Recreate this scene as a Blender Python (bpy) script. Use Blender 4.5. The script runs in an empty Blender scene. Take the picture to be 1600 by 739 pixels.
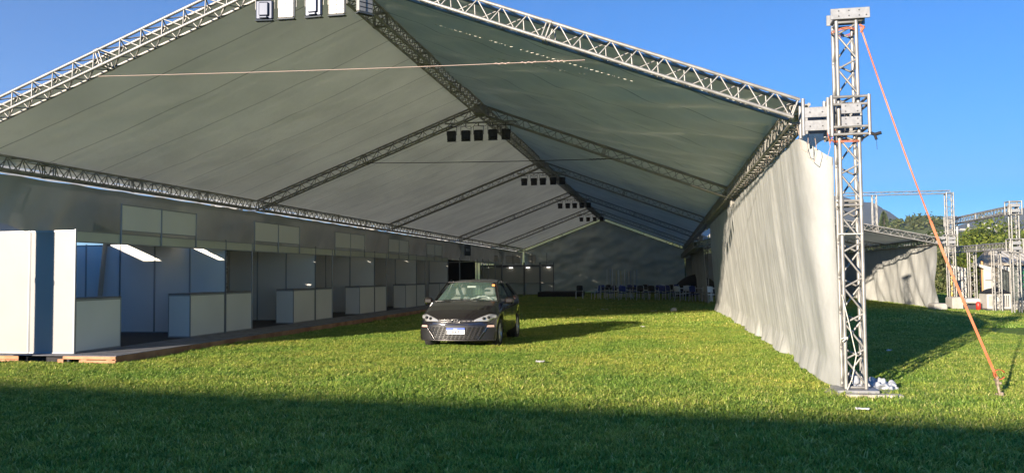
import bpy, math, random
from mathutils import Vector, Matrix, noise
random.seed(7)
SC = bpy.context.scene
COL = SC.collection
R = math.radians

# ------------------------------------------------------------------ camera
cam_d = bpy.data.cameras.new('camera'); cam = bpy.data.objects.new('camera', cam_d); COL.objects.link(cam)
cam_d.sensor_width = 36; cam_d.lens = 36 * 1286.467 / 1600
cam_d.clip_start = .05; cam_d.clip_end = 12000
cam.matrix_world = Matrix.Translation((0, 0, 1.6)) @ (Matrix.Rotation(R(10.321), 4, 'Z') @ Matrix.Rotation(R(92.655), 4, 'X') @ Matrix.Rotation(R(-.501), 4, 'Z'))
SC.camera = cam

# ------------------------------------------------------------------ light
SUN_EL, SUN_AZ = 10.6, 26.0            # elevation; direction of travel measured from +Y towards +X
w = bpy.data.worlds.new('World'); SC.world = w; w.use_nodes = True
nt = w.node_tree; nt.nodes.clear()
sky = nt.nodes.new('ShaderNodeTexSky'); sky.sky_type = 'NISHITA'; sky.sun_disc = False
sky.sun_elevation = R(SUN_EL + 6); sky.sun_rotation = R(180 + SUN_AZ)
sky.altitude = 3500; sky.air_density = 1.0; sky.dust_density = .0; sky.ozone_density = 4
bg = nt.nodes.new('ShaderNodeBackground'); bg.inputs['Strength'].default_value = .052
wo = nt.nodes.new('ShaderNodeOutputWorld')
hs = nt.nodes.new('ShaderNodeHueSaturation'); hs.inputs['Saturation'].default_value = 1.5; hs.inputs['Hue'].default_value = .503; hs.inputs['Value'].default_value = .74
nt.links.new(sky.outputs[0], hs.inputs['Color']); nt.links.new(hs.outputs[0], bg.inputs['Color']); nt.links.new(bg.outputs[0], wo.inputs['Surface'])
sl = bpy.data.lights.new('sun', 'SUN'); sl.energy = 2.0; sl.angle = R(.5); sl.color = (1, .87, .70)
sun = bpy.data.objects.new('sun', sl); COL.objects.link(sun)
dv = Vector((math.sin(R(SUN_AZ)) * math.cos(R(SUN_EL)), math.cos(R(SUN_AZ)) * math.cos(R(SUN_EL)), -math.sin(R(SUN_EL))))
sun.rotation_euler = dv.to_track_quat('-Z', 'Y').to_euler()
SC.view_settings.view_transform = 'Standard'; SC.view_settings.look = 'None'
SC.view_settings.exposure = 2.5; SC.view_settings.gamma = 1
SC.render.engine = 'CYCLES'
SC.cycles.max_bounces = 12; SC.cycles.diffuse_bounces = 8

# ------------------------------------------------------------------ materials
def mat(name, col, rough=.6, metal=0., var=0., vscale=3., bump=0., bscale=20., spec=.5, col2=None, trans=0., coat=0., emit=None, es=0., alpha=None, stripe=None, det=4.):
    m = bpy.data.materials.new(name); m.use_nodes = True
    n = m.node_tree; b = n.nodes['Principled BSDF']
    b.inputs['Base Color'].default_value = (*col, 1); b.inputs['Roughness'].default_value = rough
    b.inputs['Metallic'].default_value = metal; b.inputs['Specular IOR Level'].default_value = spec
    b.inputs['Coat Weight'].default_value = coat
    if coat: b.inputs['Coat Roughness'].default_value = .03
    if emit: b.inputs['Emission Color'].default_value = (*emit, 1); b.inputs['Emission Strength'].default_value = es
    tc = n.nodes.new('ShaderNodeTexCoord'); out = None
    if var or col2:
        t = n.nodes.new('ShaderNodeTexNoise'); t.inputs['Scale'].default_value = vscale; t.inputs['Detail'].default_value = det
        n.links.new(tc.outputs['Object'], t.inputs['Vector'])
        r = n.nodes.new('ShaderNodeValToRGB')
        c2 = col2 or tuple(min(1, c * (1 + var)) for c in col); c1 = col if col2 else tuple(c * (1 - var) for c in col)
        r.color_ramp.elements[0].position = .35; r.color_ramp.elements[1].position = .65
        r.color_ramp.elements[0].color = (*c1, 1); r.color_ramp.elements[1].color = (*c2, 1)
        n.links.new(t.outputs['Fac'], r.inputs['Fac']); n.links.new(r.outputs['Color'], b.inputs['Base Color']); out = r.outputs['Color']
    if stripe:                                   # (axis index, period, width, factor): sewn seams
        sx = n.nodes.new('ShaderNodeSeparateXYZ'); n.links.new(tc.outputs['Object'], sx.inputs[0])
        d = n.nodes.new('ShaderNodeMath'); d.operation = 'DIVIDE'; d.inputs[1].default_value = stripe[1]
        n.links.new(sx.outputs[stripe[0]], d.inputs[0])
        fr = n.nodes.new('ShaderNodeMath'); fr.operation = 'FRACT'; n.links.new(d.outputs[0], fr.inputs[0])
        lt = n.nodes.new('ShaderNodeMath'); lt.operation = 'LESS_THAN'; lt.inputs[1].default_value = stripe[2] / stripe[1]
        n.links.new(fr.outputs[0], lt.inputs[0])
        mx = n.nodes.new('ShaderNodeMix'); mx.data_type = 'RGBA'
        if out: n.links.new(out, mx.inputs['A'])
        else: mx.inputs['A'].default_value = (*col, 1)
        mx.inputs['B'].default_value = (*[c * stripe[3] for c in col], 1)
        n.links.new(lt.outputs[0], mx.inputs['Factor']); n.links.new(mx.outputs['Result'], b.inputs['Base Color']); out = mx.outputs['Result']
    if bump:
        t2 = n.nodes.new('ShaderNodeTexNoise'); t2.inputs['Scale'].default_value = bscale; t2.inputs['Detail'].default_value = 5
        n.links.new(tc.outputs['Object'], t2.inputs['Vector'])
        bp = n.nodes.new('ShaderNodeBump'); bp.inputs['Strength'].default_value = bump; bp.inputs['Distance'].default_value = .05
        n.links.new(t2.outputs['Fac'], bp.inputs['Height']); n.links.new(bp.outputs[0], b.inputs['Normal'])
    if trans:
        tr = n.nodes.new('ShaderNodeBsdfTranslucent'); tr.inputs['Color'].default_value = (*col, 1)
        if out: n.links.new(out, tr.inputs['Color'])
        ms = n.nodes.new('ShaderNodeMixShader'); ms.inputs[0].default_value = trans
        n.links.new(b.outputs[0], ms.inputs[1]); n.links.new(tr.outputs[0], ms.inputs[2])
        n.links.new(ms.outputs[0], n.nodes['Material Output'].inputs['Surface'])
    if alpha is not None: b.inputs['Alpha'].default_value = alpha
    return m

M = {}
M['alu'] = mat('aluminium', (.29, .28, .26), .45, .35, var=.2, vscale=6, bump=.05, bscale=60)
M['alu_dull'] = mat('dull_aluminium', (.33, .315, .285), .55, .3, var=.2, vscale=3)
M['plate'] = mat('galvanised_plate', (.30, .30, .30), .5, .35, var=.12, vscale=14, bump=.05, bscale=30)
M['bolt'] = mat('bolt_steel', (.12, .12, .12), .5, .6)
M['roof'] = mat('roof_tarpaulin', (.76, .76, .66), .62, 0, var=.09, vscale=.6, bump=.6, bscale=1.8, stripe=(1, 1.47, .028, .5), det=6, trans=.12)
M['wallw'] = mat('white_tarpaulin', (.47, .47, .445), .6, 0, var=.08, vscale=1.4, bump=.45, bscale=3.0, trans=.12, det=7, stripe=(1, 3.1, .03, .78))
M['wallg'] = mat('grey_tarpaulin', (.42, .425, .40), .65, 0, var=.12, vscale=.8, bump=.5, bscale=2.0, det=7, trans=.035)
M['walld'] = mat('end_tarpaulin', (.60, .60, .54), .65, 0, var=.12, vscale=.6, bump=.5, bscale=1.2, trans=.06)
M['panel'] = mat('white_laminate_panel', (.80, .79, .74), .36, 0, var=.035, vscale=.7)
M['panelo'] = mat('sun_dimmed_laminate_panel', (.275, .265, .25), .45, 0, var=.04, vscale=.9, bump=.08, bscale=2)  # darker copy of the panel laminate, toning down the sunlit outer wall
M['fasc'] = mat('fascia_laminate', (.60, .60, .50), .45, 0, var=.05, vscale=1)
M['prof'] = mat('octagonal_profile', (.33, .34, .35), .4, .3)
M['profd'] = mat('dark_profile', (.16, .16, .17), .5, .3)
M['black'] = mat('black_cloth', (.012, .012, .014), .8)
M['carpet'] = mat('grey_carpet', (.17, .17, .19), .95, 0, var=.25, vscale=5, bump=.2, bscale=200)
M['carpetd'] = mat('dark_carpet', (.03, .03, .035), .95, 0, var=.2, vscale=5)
M['wood'] = mat('pallet_wood', (.34, .14, .07), .75, 0, col2=(.52, .28, .15), vscale=2.2, bump=.3, bscale=30)
M['woodg'] = mat('weathered_board', (.33, .29, .22), .8, 0, col2=(.55, .50, .40), vscale=9, bump=.5, bscale=40)
M['rope'] = mat('pink_rope', (.42, .31, .26), .7)
M['roped'] = mat('dark_rope', (.04, .035, .03), .8)
M['strap'] = mat('orange_webbing', (.46, .10, .03), .6, 0, col2=(.52, .17, .08), vscale=3)
M['steel'] = mat('rusty_steel', (.34, .27, .20), .6, .5, var=.35, vscale=30)
M['lampw'] = mat('lamp_white', (.29, .28, .26), .35, .1, var=.04, vscale=5)
M['lampg'] = mat('lamp_grey_sky_tint', (.045, .055, .085), .35, .3)  # blue tint painted in for sky reflected on the housing
M['lampd'] = mat('lamp_dark', (.03, .03, .033), .4, .3)
M['glassd'] = mat('lamp_glass', (.08, .09, .10), .1, 0, spec=.8)

# ------------------------------------------------------------------ builders
class MB:
    def __init__(s): s.v = []; s.f = []; s.smooth = []
    def add(s, vs, fs, sm=False):
        o = len(s.v); s.v += [tuple(v) for v in vs]
        s.f += [tuple(i + o for i in f) for f in fs]; s.smooth += [sm] * len(fs)
        return s
    def box(s, a, b, mtx=None):
        x0, x1 = sorted((a[0], b[0])); y0, y1 = sorted((a[1], b[1])); z0, z1 = sorted((a[2], b[2]))
        vs = [Vector(p) for p in ((x0,y0,z0),(x1,y0,z0),(x1,y1,z0),(x0,y1,z0),(x0,y0,z1),(x1,y0,z1),(x1,y1,z1),(x0,y1,z1))]
        if mtx: vs = [mtx @ v for v in vs]
        return s.add(vs, [(0,3,2,1),(4,5,6,7),(0,1,5,4),(1,2,6,5),(2,3,7,6),(3,0,4,7)])
    def bbox(s, a, b, c=.01, mtx=None):          # bevelled box
        x0, x1 = sorted((a[0], b[0])); y0, y1 = sorted((a[1], b[1])); z0, z1 = sorted((a[2], b[2]))
        c = min(c, (x1-x0)/2.5, (y1-y0)/2.5, (z1-z0)/2.5)
        def ring(z, i): return [(x0+i+0*c,y0+i+c,z),(x0+i+c,y0+i,z),(x1-i-c,y0+i,z),(x1-i,y0+i+c,z),(x1-i,y1-i-c,z),(x1-i-c,y1-i,z),(x0+i+c,y1-i,z),(x0+i,y1-i-c,z)]
        vs = ring(z0, c) + ring(z0+c, 0) + ring(z1-c, 0) + ring(z1, c)
        vs = [Vector(v) for v in vs]
        if mtx: vs = [mtx @ v for v in vs]
        fs = [tuple(reversed(range(8)))] + [tuple(range(24, 32))]
        for k in range(3):
            for i in range(8):
                j = (i+1) % 8; fs.append((k*8+i, k*8+j, k*8+8+j, k*8+8+i))
        return s.add(vs, fs)
    def tube(s, p, q, r, n=8, r2=None, cap=True):
        p = Vector(p); q = Vector(q); d = (q-p)
        if d.length < 1e-6: return s
        d.normalize(); a = d.orthogonal().normalized(); b = d.cross(a); r2 = r if r2 is None else r2
        vs = [p + (a*math.cos(2*math.pi*i/n) + b*math.sin(2*math.pi*i/n))*r for i in range(n)] + [q + (a*math.cos(2*math.pi*i/n) + b*math.sin(2*math.pi*i/n))*r2 for i in range(n)]
        o = [(i, (i+1) % n, n+(i+1) % n, n+i) for i in range(n)]
        s.add(vs, o, True)
        if cap: s.add(vs, [tuple(reversed(range(n))), tuple(range(n, 2*n))])
        return s
    def path(s, pts, r, n=6):
        for a, b in zip(pts[:-1], pts[1:]): s.tube(a, b, r, n)
        return s
    def grid(s, fn, nu, nv, sm=True):
        vs = [fn(i/nu, j/nv) for j in range(nv+1) for i in range(nu+1)]
        fs = [(j*(nu+1)+i, j*(nu+1)+i+1, (j+1)*(nu+1)+i+1, (j+1)*(nu+1)+i) for j in range(nv) for i in range(nu)]
        return s.add(vs, fs, sm)
    def prism(s, poly, y0, y1, axis='y'):        # polygon (a,b) extruded
        n = len(poly)
        def P(a, b, t): return {'y': (a, t, b), 'x': (t, a, b), 'z': (a, b, t)}[axis]
        vs = [P(a, b, y0) for a, b in poly] + [P(a, b, y1) for a, b in poly]
        return s.add(vs, [tuple(range(n)), tuple(reversed(range(n, 2*n)))] + [(i, n+i, n+(i+1) % n, (i+1) % n) for i in range(n)])
    def lathe(s, prof, c, axis='x', n=20):       # prof (r, t)
        vs = []
        for r, t in prof:
            for i in range(n):
                a = 2*math.pi*i/n; x, y = r*math.cos(a), r*math.sin(a)
                vs.append(Vector(c) + Vector({'x': (t, x, y), 'y': (x, t, y), 'z': (x, y, t)}[axis]))
        fs = [(k*n+i, k*n+(i+1) % n, (k+1)*n+(i+1) % n, (k+1)*n+i) for k in range(len(prof)-1) for i in range(n)]
        return s.add(vs, fs, True)
    def build(s, name, m, parent=None, keep=False):
        me = bpy.data.meshes.new(name); base = Vector((0, 0, 0))
        if parent is None and not keep and s.v:
            xs, ys, zs = zip(*s.v); base = Vector(((min(xs)+max(xs))/2, (min(ys)+max(ys))/2, min(zs)))
        me.from_pydata([tuple(Vector(v)-base) for v in s.v], [], s.f)
        me.polygons.foreach_set('use_smooth', s.smooth)
        me.materials.append(m); me.update()
        o = bpy.data.objects.new(name, me); COL.objects.link(o); o.location = base
        if parent is not None:
            o.parent = parent; o.matrix_parent_inverse = Matrix.Translation(-WT.get(parent.name, Vector((0, 0, 0))))
            WT[o.name] = Vector((0, 0, 0))
        else: WT[o.name] = base
        return o
WT = {}
def tag(o, label=None, cat=None, group=None, kind=None):
    if label: o['label'] = label
    if cat: o['category'] = cat
    if group: o['group'] = group
    if kind: o['kind'] = kind
    return o
def thing(name, label, cat, loc=(0, 0, 0), group=None):
    o = bpy.data.objects.new(name, None); COL.objects.link(o); o.location = loc; o.empty_display_size = .3
    WT[o.name] = Vector(loc); return tag(o, label, cat, group)
def copy_tree(o, parent=None):
    c = o.copy(); COL.objects.link(c)
    if parent is not None: c.parent = parent
    for ch in list(o.children): copy_tree(ch, c)
    return c
def nz(x, y, z=0, s=1.): return noise.noise(Vector((x*s, y*s, z*s)))
def fix_normals(o):
    import bmesh
    b = bmesh.new(); b.from_mesh(o.data); bmesh.ops.recalc_face_normals(b, faces=b.faces); b.to_mesh(o.data); b.free(); return o

def truss(mb, p, q, up=(0, 0, 1), w=.25, rc=.025, rd=.011, bay=.42, n=8, joints=3.0, nd=5):
    """box truss: four chords, slanting webs on the four faces, paired end frames at each joint"""
    p = Vector(p); q = Vector(q); d = (q-p); L = d.length; d.normalize()
    up = Vector(up); side = d.cross(up).normalized(); up = side.cross(d).normalized()
    h = w/2; cor = [side*h+up*h, -side*h+up*h, -side*h-up*h, side*h-up*h]
    for c in cor: mb.tube(p+c, q+c, rc, n)
    nj = max(1, round(L/joints)); js = [L*i/nj for i in range(nj+1)]
    for k, t in enumerate(js):
        for dt in ((.03, -.03) if 0 < k < nj else ((.02,) if k == 0 else (-.02,))):
            b = p+d*(t+dt)
            for i in range(4): mb.tube(b+cor[i], b+cor[(i+1) % 4], rd*1.25, nd, cap=False)
        if 0 < k < nj:
            for c in cor: mb.tube(p+d*(t-.045)+c, p+d*(t+.045)+c, rc*1.35, n)
    for a, b in zip(js[:-1], js[1:]):
        a += .05; b -= .05; nb = max(1, round((b-a)/bay)); st = (b-a)/nb
        for i in range(nb):
            t0 = a+i*st
            for f in range(4):
                c0, c1 = cor[f], cor[(f+1) % 4]
                if f % 2: c0, c1 = c1, c0
                mb.tube(p+d*t0+c0, p+d*(t0+st*.72)+c1, rd, nd, cap=False)
                mb.tube(p+d*(t0+st*.72)+c1, p+d*(t0+st)+c0, rd, nd, cap=False)
    return mb

# ------------------------------------------------------------------ ground
def lawn_mat():
    m = bpy.data.materials.new('lawn_turf'); m.use_nodes = True; n = m.node_tree; b = n.nodes['Principled BSDF']
    b.inputs['Roughness'].default_value = .9; b.inputs['Specular IOR Level'].default_value = .15
    tc = n.nodes.new('ShaderNodeTexCoord')
    def nse(sc, det, rough=.6):
        t = n.nodes.new('ShaderNodeTexNoise'); t.inputs['Scale'].default_value = sc; t.inputs['Detail'].default_value = det; t.inputs['Roughness'].default_value = rough
        n.links.new(tc.outputs['Object'], t.inputs['Vector']); return t.outputs['Fac']
    def ramp(f, *st):
        r = n.nodes.new('ShaderNodeValToRGB'); e = r.color_ramp.elements
        e[0].position, e[0].color = st[0][0], (*st[0][1], 1); e[1].position, e[1].color = st[-1][0], (*st[-1][1], 1)
        for p, c in st[1:-1]: k = e.new(p); k.color = (*c, 1)
        n.links.new(f, r.inputs['Fac']); return r.outputs['Color']
    a = ramp(nse(22, 8, .75), (.34, (.06, .10, .016)), (.5, (.17, .24, .04)), (.66, (.28, .32, .08)))
    c = ramp(nse(.35, 5), (.35, (.62, .78, .6)), (.65, (1.12, 1.02, 1.0)))
    mx = n.nodes.new('ShaderNodeMix'); mx.data_type = 'RGBA'; mx.blend_type = 'MULTIPLY'; mx.inputs['Factor'].default_value = 1
    n.links.new(a, mx.inputs['A']); n.links.new(c, mx.inputs['B']); n.links.new(mx.outputs['Result'], b.inputs['Base Color'])
    bp = n.nodes.new('ShaderNodeBump'); bp.inputs['Strength'].default_value = 1; bp.inputs['Distance'].default_value = .06
    n.links.new(nse(16, 6), bp.inputs['Height']); n.links.new(bp.outputs[0], b.inputs['Normal'])
    return m
M['lawn'] = lawn_mat()
mb = MB()
def lawn_fn(u, v):
    x = -45+100*u; y = -45+135*v
    return (x, y, .02*nz(x, y, 0, .35)+.008*nz(x, y, 3, 1.3)-.02)
mb.grid(lawn_fn, 200, 270)
lawn = tag(mb.build('lawn', M['lawn'], keep=True), kind='structure')
M['field'] = mat('far_field', (.05, .075, .02), .95, 0, col2=(.10, .12, .04), vscale=.03)
gm = MB(); S = 6000
gm.add([(-S, -S, -.35), (S, -S, -.35), (S, S, -.35), (-S, S, -.35)], [(0, 1, 2, 3)])
tag(gm.build('ground', M['field'], keep=True), kind='structure')

# grass blades (uncountable): patches of real blades instanced over the lawn by geometry nodes
def grass_mat():
    m = bpy.data.materials.new('grass_blades'); m.use_nodes = True; n = m.node_tree; b = n.nodes['Principled BSDF']
    b.inputs['Roughness'].default_value = .6; b.inputs['Specular IOR Level'].default_value = .25
    g = n.nodes.new('ShaderNodeNewGeometry'); r = n.nodes.new('ShaderNodeValToRGB'); e = r.color_ramp.elements
    e[0].color = (.13, .24, .05, 1); e[1].color = (.72, .69, .32, 1); e[0].position = .0; e[1].position = 1
    k = e.new(.45); k.color = (.27, .39, .075, 1); k = e.new(.85); k.color = (.41, .49, .125, 1)
    n.links.new(g.outputs['Random Per Island'], r.inputs['Fac'])
    t = n.nodes.new('ShaderNodeTexNoise'); t.inputs['Scale'].default_value = .45; t.inputs['Detail'].default_value = 5
    n.links.new(g.outputs['Position'], t.inputs['Vector'])
    r2 = n.nodes.new('ShaderNodeValToRGB'); r2.color_ramp.elements[0].position = .36; r2.color_ramp.elements[1].position = .64
    r2.color_ramp.elements[0].color = (.78, .92, .74, 1); r2.color_ramp.elements[1].color = (1.28, 1.12, 1.0, 1)
    n.links.new(t.outputs['Fac'], r2.inputs['Fac'])
    t3 = n.nodes.new('ShaderNodeTexNoise'); t3.inputs['Scale'].default_value = 3.2; t3.inputs['Detail'].default_value = 4; n.links.new(g.outputs['Position'], t3.inputs['Vector'])
    r3 = n.nodes.new('ShaderNodeValToRGB'); r3.color_ramp.elements[0].position = .3; r3.color_ramp.elements[1].position = .7
    r3.color_ramp.elements[0].color = (.62, .74, .7, 1); r3.color_ramp.elements[1].color = (1.35, 1.2, 1.1, 1); n.links.new(t3.outputs['Fac'], r3.inputs['Fac'])
    m0 = n.nodes.new('ShaderNodeMix'); m0.data_type = 'RGBA'; m0.blend_type = 'MULTIPLY'; m0.inputs['Factor'].default_value = 1
    n.links.new(r2.outputs['Color'], m0.inputs['A']); n.links.new(r3.outputs['Color'], m0.inputs['B'])
    mx = n.nodes.new('ShaderNodeMix'); mx.data_type = 'RGBA'; mx.blend_type = 'MULTIPLY'; mx.inputs['Factor'].default_value = 1
    n.links.new(r.outputs['Color'], mx.inputs['A']); n.links.new(m0.outputs['Result'], mx.inputs['B'])
    n.links.new(mx.outputs['Result'], b.inputs['Base Color'])
    tr = n.nodes.new('ShaderNodeBsdfTranslucent'); n.links.new(mx.outputs['Result'], tr.inputs['Color'])
    ms = n.nodes.new('ShaderNodeMixShader'); ms.inputs[0].default_value = .3
    n.links.new(b.outputs[0], ms.inputs[1]); n.links.new(tr.outputs[0], ms.inputs[2]); n.links.new(ms.outputs[0], n.nodes['Material Output'].inputs['Surface'])
    return m
M['grass'] = grass_mat()
def patch(name, size, count, hgt, wid):
    mb = MB()
    for i in range(count):
        x = random.uniform(-size/2, size/2); y = random.uniform(-size/2, size/2)
        cl = max(0, nz(x*14, y*14, hgt*50)*.9+.5)
        a = random.uniform(0, 6.283); h = hgt*random.uniform(.45, 1.15)*(.55+.9*cl); ln = h*random.uniform(.5, 1.6); wd = wid*random.uniform(.6, 1.3)
        dx, dy = math.cos(a), math.sin(a); px, py = -dy*wd, dx*wd
        mb.add([(x-px, y-py, -.01), (x+px, y+py, -.01), (x+dx*ln*.4+px*.8, y+dy*ln*.4+py*.8, h*.65), (x+dx*ln*.4-px*.8, y+dy*ln*.4-py*.8, h*.65), (x+dx*ln, y+dy*ln, h)], [(0, 1, 2, 3), (3, 2, 4)])
    me = bpy.data.meshes.new(name); me.from_pydata(mb.v, [], mb.f); me.materials.append(M['grass'])
    return bpy.data.objects.new(name, me)
def grass_field(pts, src, label):
    me = bpy.data.meshes.new('grass'); me.from_pydata(pts, [], []); o = bpy.data.objects.new('grass', me); COL.objects.link(o)
    tag(o, label, 'grass', kind='stuff')
    ng = bpy.data.node_groups.new('grass_scatter', 'GeometryNodeTree')
    ng.interface.new_socket('Geometry', in_out='INPUT', socket_type='NodeSocketGeometry'); ng.interface.new_socket('Geometry', in_out='OUTPUT', socket_type='NodeSocketGeometry')
    gi = ng.nodes.new('NodeGroupInput'); go = ng.nodes.new('NodeGroupOutput')
    ip = ng.nodes.new('GeometryNodeInstanceOnPoints'); oi = ng.nodes.new('GeometryNodeObjectInfo'); oi.inputs['Object'].default_value = src
    rv = ng.nodes.new('FunctionNodeRandomValue'); rv.data_type = 'FLOAT_VECTOR'
    rv.inputs[0].default_value = (0, 0, 0); rv.inputs[1].default_value = (0, 0, 6.283)
    rs = ng.nodes.new('FunctionNodeRandomValue'); rs.data_type = 'FLOAT'; rs.inputs[2].default_value = .85; rs.inputs[3].default_value = 1.2; rs.inputs['Seed'].default_value = 5
    ng.links.new(gi.outputs[0], ip.inputs['Points']); ng.links.new(oi.outputs['Geometry'], ip.inputs['Instance'])
    ng.links.new(rv.outputs[0], ip.inputs['Rotation']); ng.links.new(rs.outputs[1], ip.inputs['Scale']); ng.links.new(ip.outputs[0], go.inputs[0])
    md = o.modifiers.new('scatter', 'NODES'); md.node_group = ng
    return o
def in_deck(x, y): return x < -10.05 and y > 13.8
near, mid = [], []
st = .42
for iy in range(int((26-4)/st)):
    y = 4+iy*st
    for ix in range(int(26/st)):
        x = -17+ix*st
        if x < -y*.95-1 or x > y*.48+2.0 or in_deck(x, y): continue
        X, Y = x+random.uniform(-.1, .1), y+random.uniform(-.1, .1)
        near.append((X, Y, .02*nz(X, Y, 0, .35)+.008*nz(X, Y, 3, 1.3)-.02))
st = .9
for iy in range(int((62-26)/st)):
    y = 26+iy*st
    for ix in range(int(42/st)):
        x = -12+ix*st
        if x > y*.5+2 or in_deck(x, y): continue
        mid.append((x+random.uniform(-.2, .2), y+random.uniform(-.2, .2), -.01))
grass_field(near, patch('grass_patch', .54, 620, .046, .0055), 'short dense grass blades of the lawn in the foreground and under the tent')
grass_field(mid, patch('grass_patch_far', 1.15, 750, .06, .012), 'short grass of the lawn farther back')

# ------------------------------------------------------------------ hills and mountains
M['mount'] = mat('mountain_forest', (.035, .05, .03), .95, 0, col2=(.085, .085, .05), vscale=.004, bump=.6, bscale=.02)
M['hill'] = mat('hill_scrub', (.035, .06, .02), .95, 0, col2=(.12, .13, .05), vscale=.05, bump=.6, bscale=.2)
def ray_x(u, Y):        # world X of image column u (1600 px wide) at depth Y
    k = (u-1035)/1286.467*.984; return Y*k*.984/(1+k*.179)
def ray_z(u, v, Y):
    X = ray_x(u, Y); D = Y*.984-X*.179
    vh = 427.1-(u-1035)*.00874; return 1.6+(vh-v)*D/1286.467
def ridge(name, Y, prof, m, depth, rough, seed, foot=-2):
    mb = MB(); us = [p[0] for p in prof]
    def zz(u):
        for (a, va), (b, vb) in zip(prof[:-1], prof[1:]):
            if a <= u <= b:
                t = (u-a)/(b-a); t = t*t*(3-2*t); return va+(vb-va)*t
        return prof[-1][1]
    def fn(s, t):
        u = us[0]+(us[-1]-us[0])*s; x = ray_x(u, Y); z = ray_z(u, zz(u), Y)
        k = math.sin(min(t*2, 1)*math.pi/2) if t < .5 else math.cos((t-.5)*math.pi)
        y = Y+(t-.5)*depth
        return (x*(1+(t-.5)*.2), y, foot+(z-foot)*k+rough*(nz(x, y, seed, 6/depth)+.5*nz(x, y, seed+4, 16/depth))*k)
    mb.grid(fn, 160, 26)
    return tag(mb.build(name, m, keep=True), kind='structure')
ridge('mountain', 2600, [(900, 380), (1180, 345), (1300, 308), (1350, 322), (1395, 350), (1450, 372), (1490, 358), (1530, 352), (1580, 334), (1640, 318), (1720, 322), (1900, 340), (2300, 390)], M['mount'], 1500, 26, 2)
ridge('hill', 330, [(600, 380), (760, 345), (900, 325), (1000, 335), (1100, 362), (1200, 372), (1330, 356), (1380, 352), (1430, 344), (1480, 362), (1530, 376), (1600, 378), (1700, 372), (1900, 380), (2300, 400)], M['hill'], 160, 2.5, 9)

# ------------------------------------------------------------------ haze
hz = MB().box((-2500, -60, -3), (3800, 4200, 460)).build('haze', bpy.data.materials.new('haze_air'), keep=True); tag(hz, kind='stuff')
hm = hz.data.materials[0]; hm.use_nodes = True; hn = hm.node_tree; hn.nodes.clear()
hv = hn.nodes.new('ShaderNodeVolumePrincipled'); hv.inputs['Color'].default_value = (.86, .92, 1, 1); hv.inputs['Density'].default_value = .00022; hv.inputs['Anisotropy'].default_value = .2
ho = hn.nodes.new('ShaderNodeOutputMaterial'); hn.links.new(hv.outputs[0], ho.inputs['Volume'])

# ------------------------------------------------------------------ main tent
XC, XR_, XL_ = -5.175, 1.91, -12.26
YF = [11.7, 23.52, 35.85, 49.0, 61.6, 73.4]
def bot(x): return 3.63+(7.085-abs(x-XC))/7.085*2.68          # rafter lower chord
def roof_z(x): return bot(x)+.31
tent = thing('event_tent', 'large open-fronted event tent with grey pitched tarpaulin roof on silver box trusses', 'tent', (XC, 42, 0))
def lattice(name, segs, m, parent=tent, **k):
    mb = MB()
    for s in segs: truss(mb, s[0], s[1], up=s[2] if len(s) > 2 else (0, 0, 1), **k)
    return mb.build(name, m, parent)
for i, y in enumerate(YF):
    k = dict(n=10, nd=6) if i == 0 else dict(n=6, nd=4)
    mm = M['alu'] if i == 0 else M['alu_dull']
    for sgn in (-1, 1):
        xe = XC+sgn*7.0; xi = XC+sgn*.18
        c = .15
        lattice('rafter_truss', [((xe, y, bot(xe)+c), (xi, y, bot(xi)+c))], mm, bay=.40 if i == 0 else .5, joints=3.2, **k)
    mb = MB().bbox((XC-.2, y-.17, bot(XC)-.02), (XC+.2, y+.17, bot(XC)+.32), .02); mb.build('ridge_joint', M['plate'], tent)
for a, b in zip(YF[:-1], YF[1:]):
    lattice('ridge_truss', [((XC, a+.16, 6.44), (XC, b-.16, 6.44))], M['alu_dull'], n=6, nd=4, bay=.42, joints=3)
    for x in (XL_, XR_):
        lattice('eave_truss', [((x, a+.16, 3.79), (x, b-.16, 3.79))], M['alu_dull'], n=6, nd=4, bay=.42, joints=3)
# roof canopies: one stretched sheet per slope
def canopy(side):
    mb = MB(); y0, y1 = YF[0]+.2, YF[-1]+.35; dm = 7.42
    def fn(s, t):
        y = y0+(y1-y0)*t; d = s*dm; x = XC+side*d; z = roof_z(x)
        fr = min(abs(y-f) for f in YF)
        bay = min(1, fr/5.5); sag = .10*math.sin(math.pi*min(1, d/7.2))*bay
        z -= sag
        # stretch creases: long folds running from the ridge joints towards the eaves
        q = nz(x*.55+side*y*.75, y*.18-side*x*.1, 5, 2.1); c = max(0, q-.12)
        z += (.10 if side > 0 else .03)*c*min(1, d)*min(1, fr) + .012*nz(x, y, 1, 1.1)
        z += (.085 if side > 0 else .012)*nz((x+side*y*.8)*1.6, (y-side*x*.8)*.22, 9)*min(1, fr)*min(1, d)
        z -= (.14 if side > 0 else .05)*max(0, nz(x*.9+y*.25, y*.5-x*.2, 13)-.25)*min(1, fr)
        seam = abs(((y-.4)/1.47) % 1-.5); z -= .012*max(0, 1-(.5-seam)*14)
        return (x, y, z)
    mb.grid(fn, 90, 560)
    return mb.build('roof_canopy', M['roof'], tent)
for sd in (-1, 1): canopy(sd)
M['valance'] = mat('pale_translucent_valance', (.78, .77, .72), .6, 0, var=.05, trans=.4)
for sd in (-1, 1):
    mb = MB(); mb.grid(lambda s, t, sd=sd: (XC+sd*(7.425+.30*s), YF[0]+.2+61.9*t, roof_z(XC+sd*(7.425+.3*s))+.01*math.sin(t*400)*s), 4, 400); mb.build('canopy_valance', M['valance'], tent)
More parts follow.
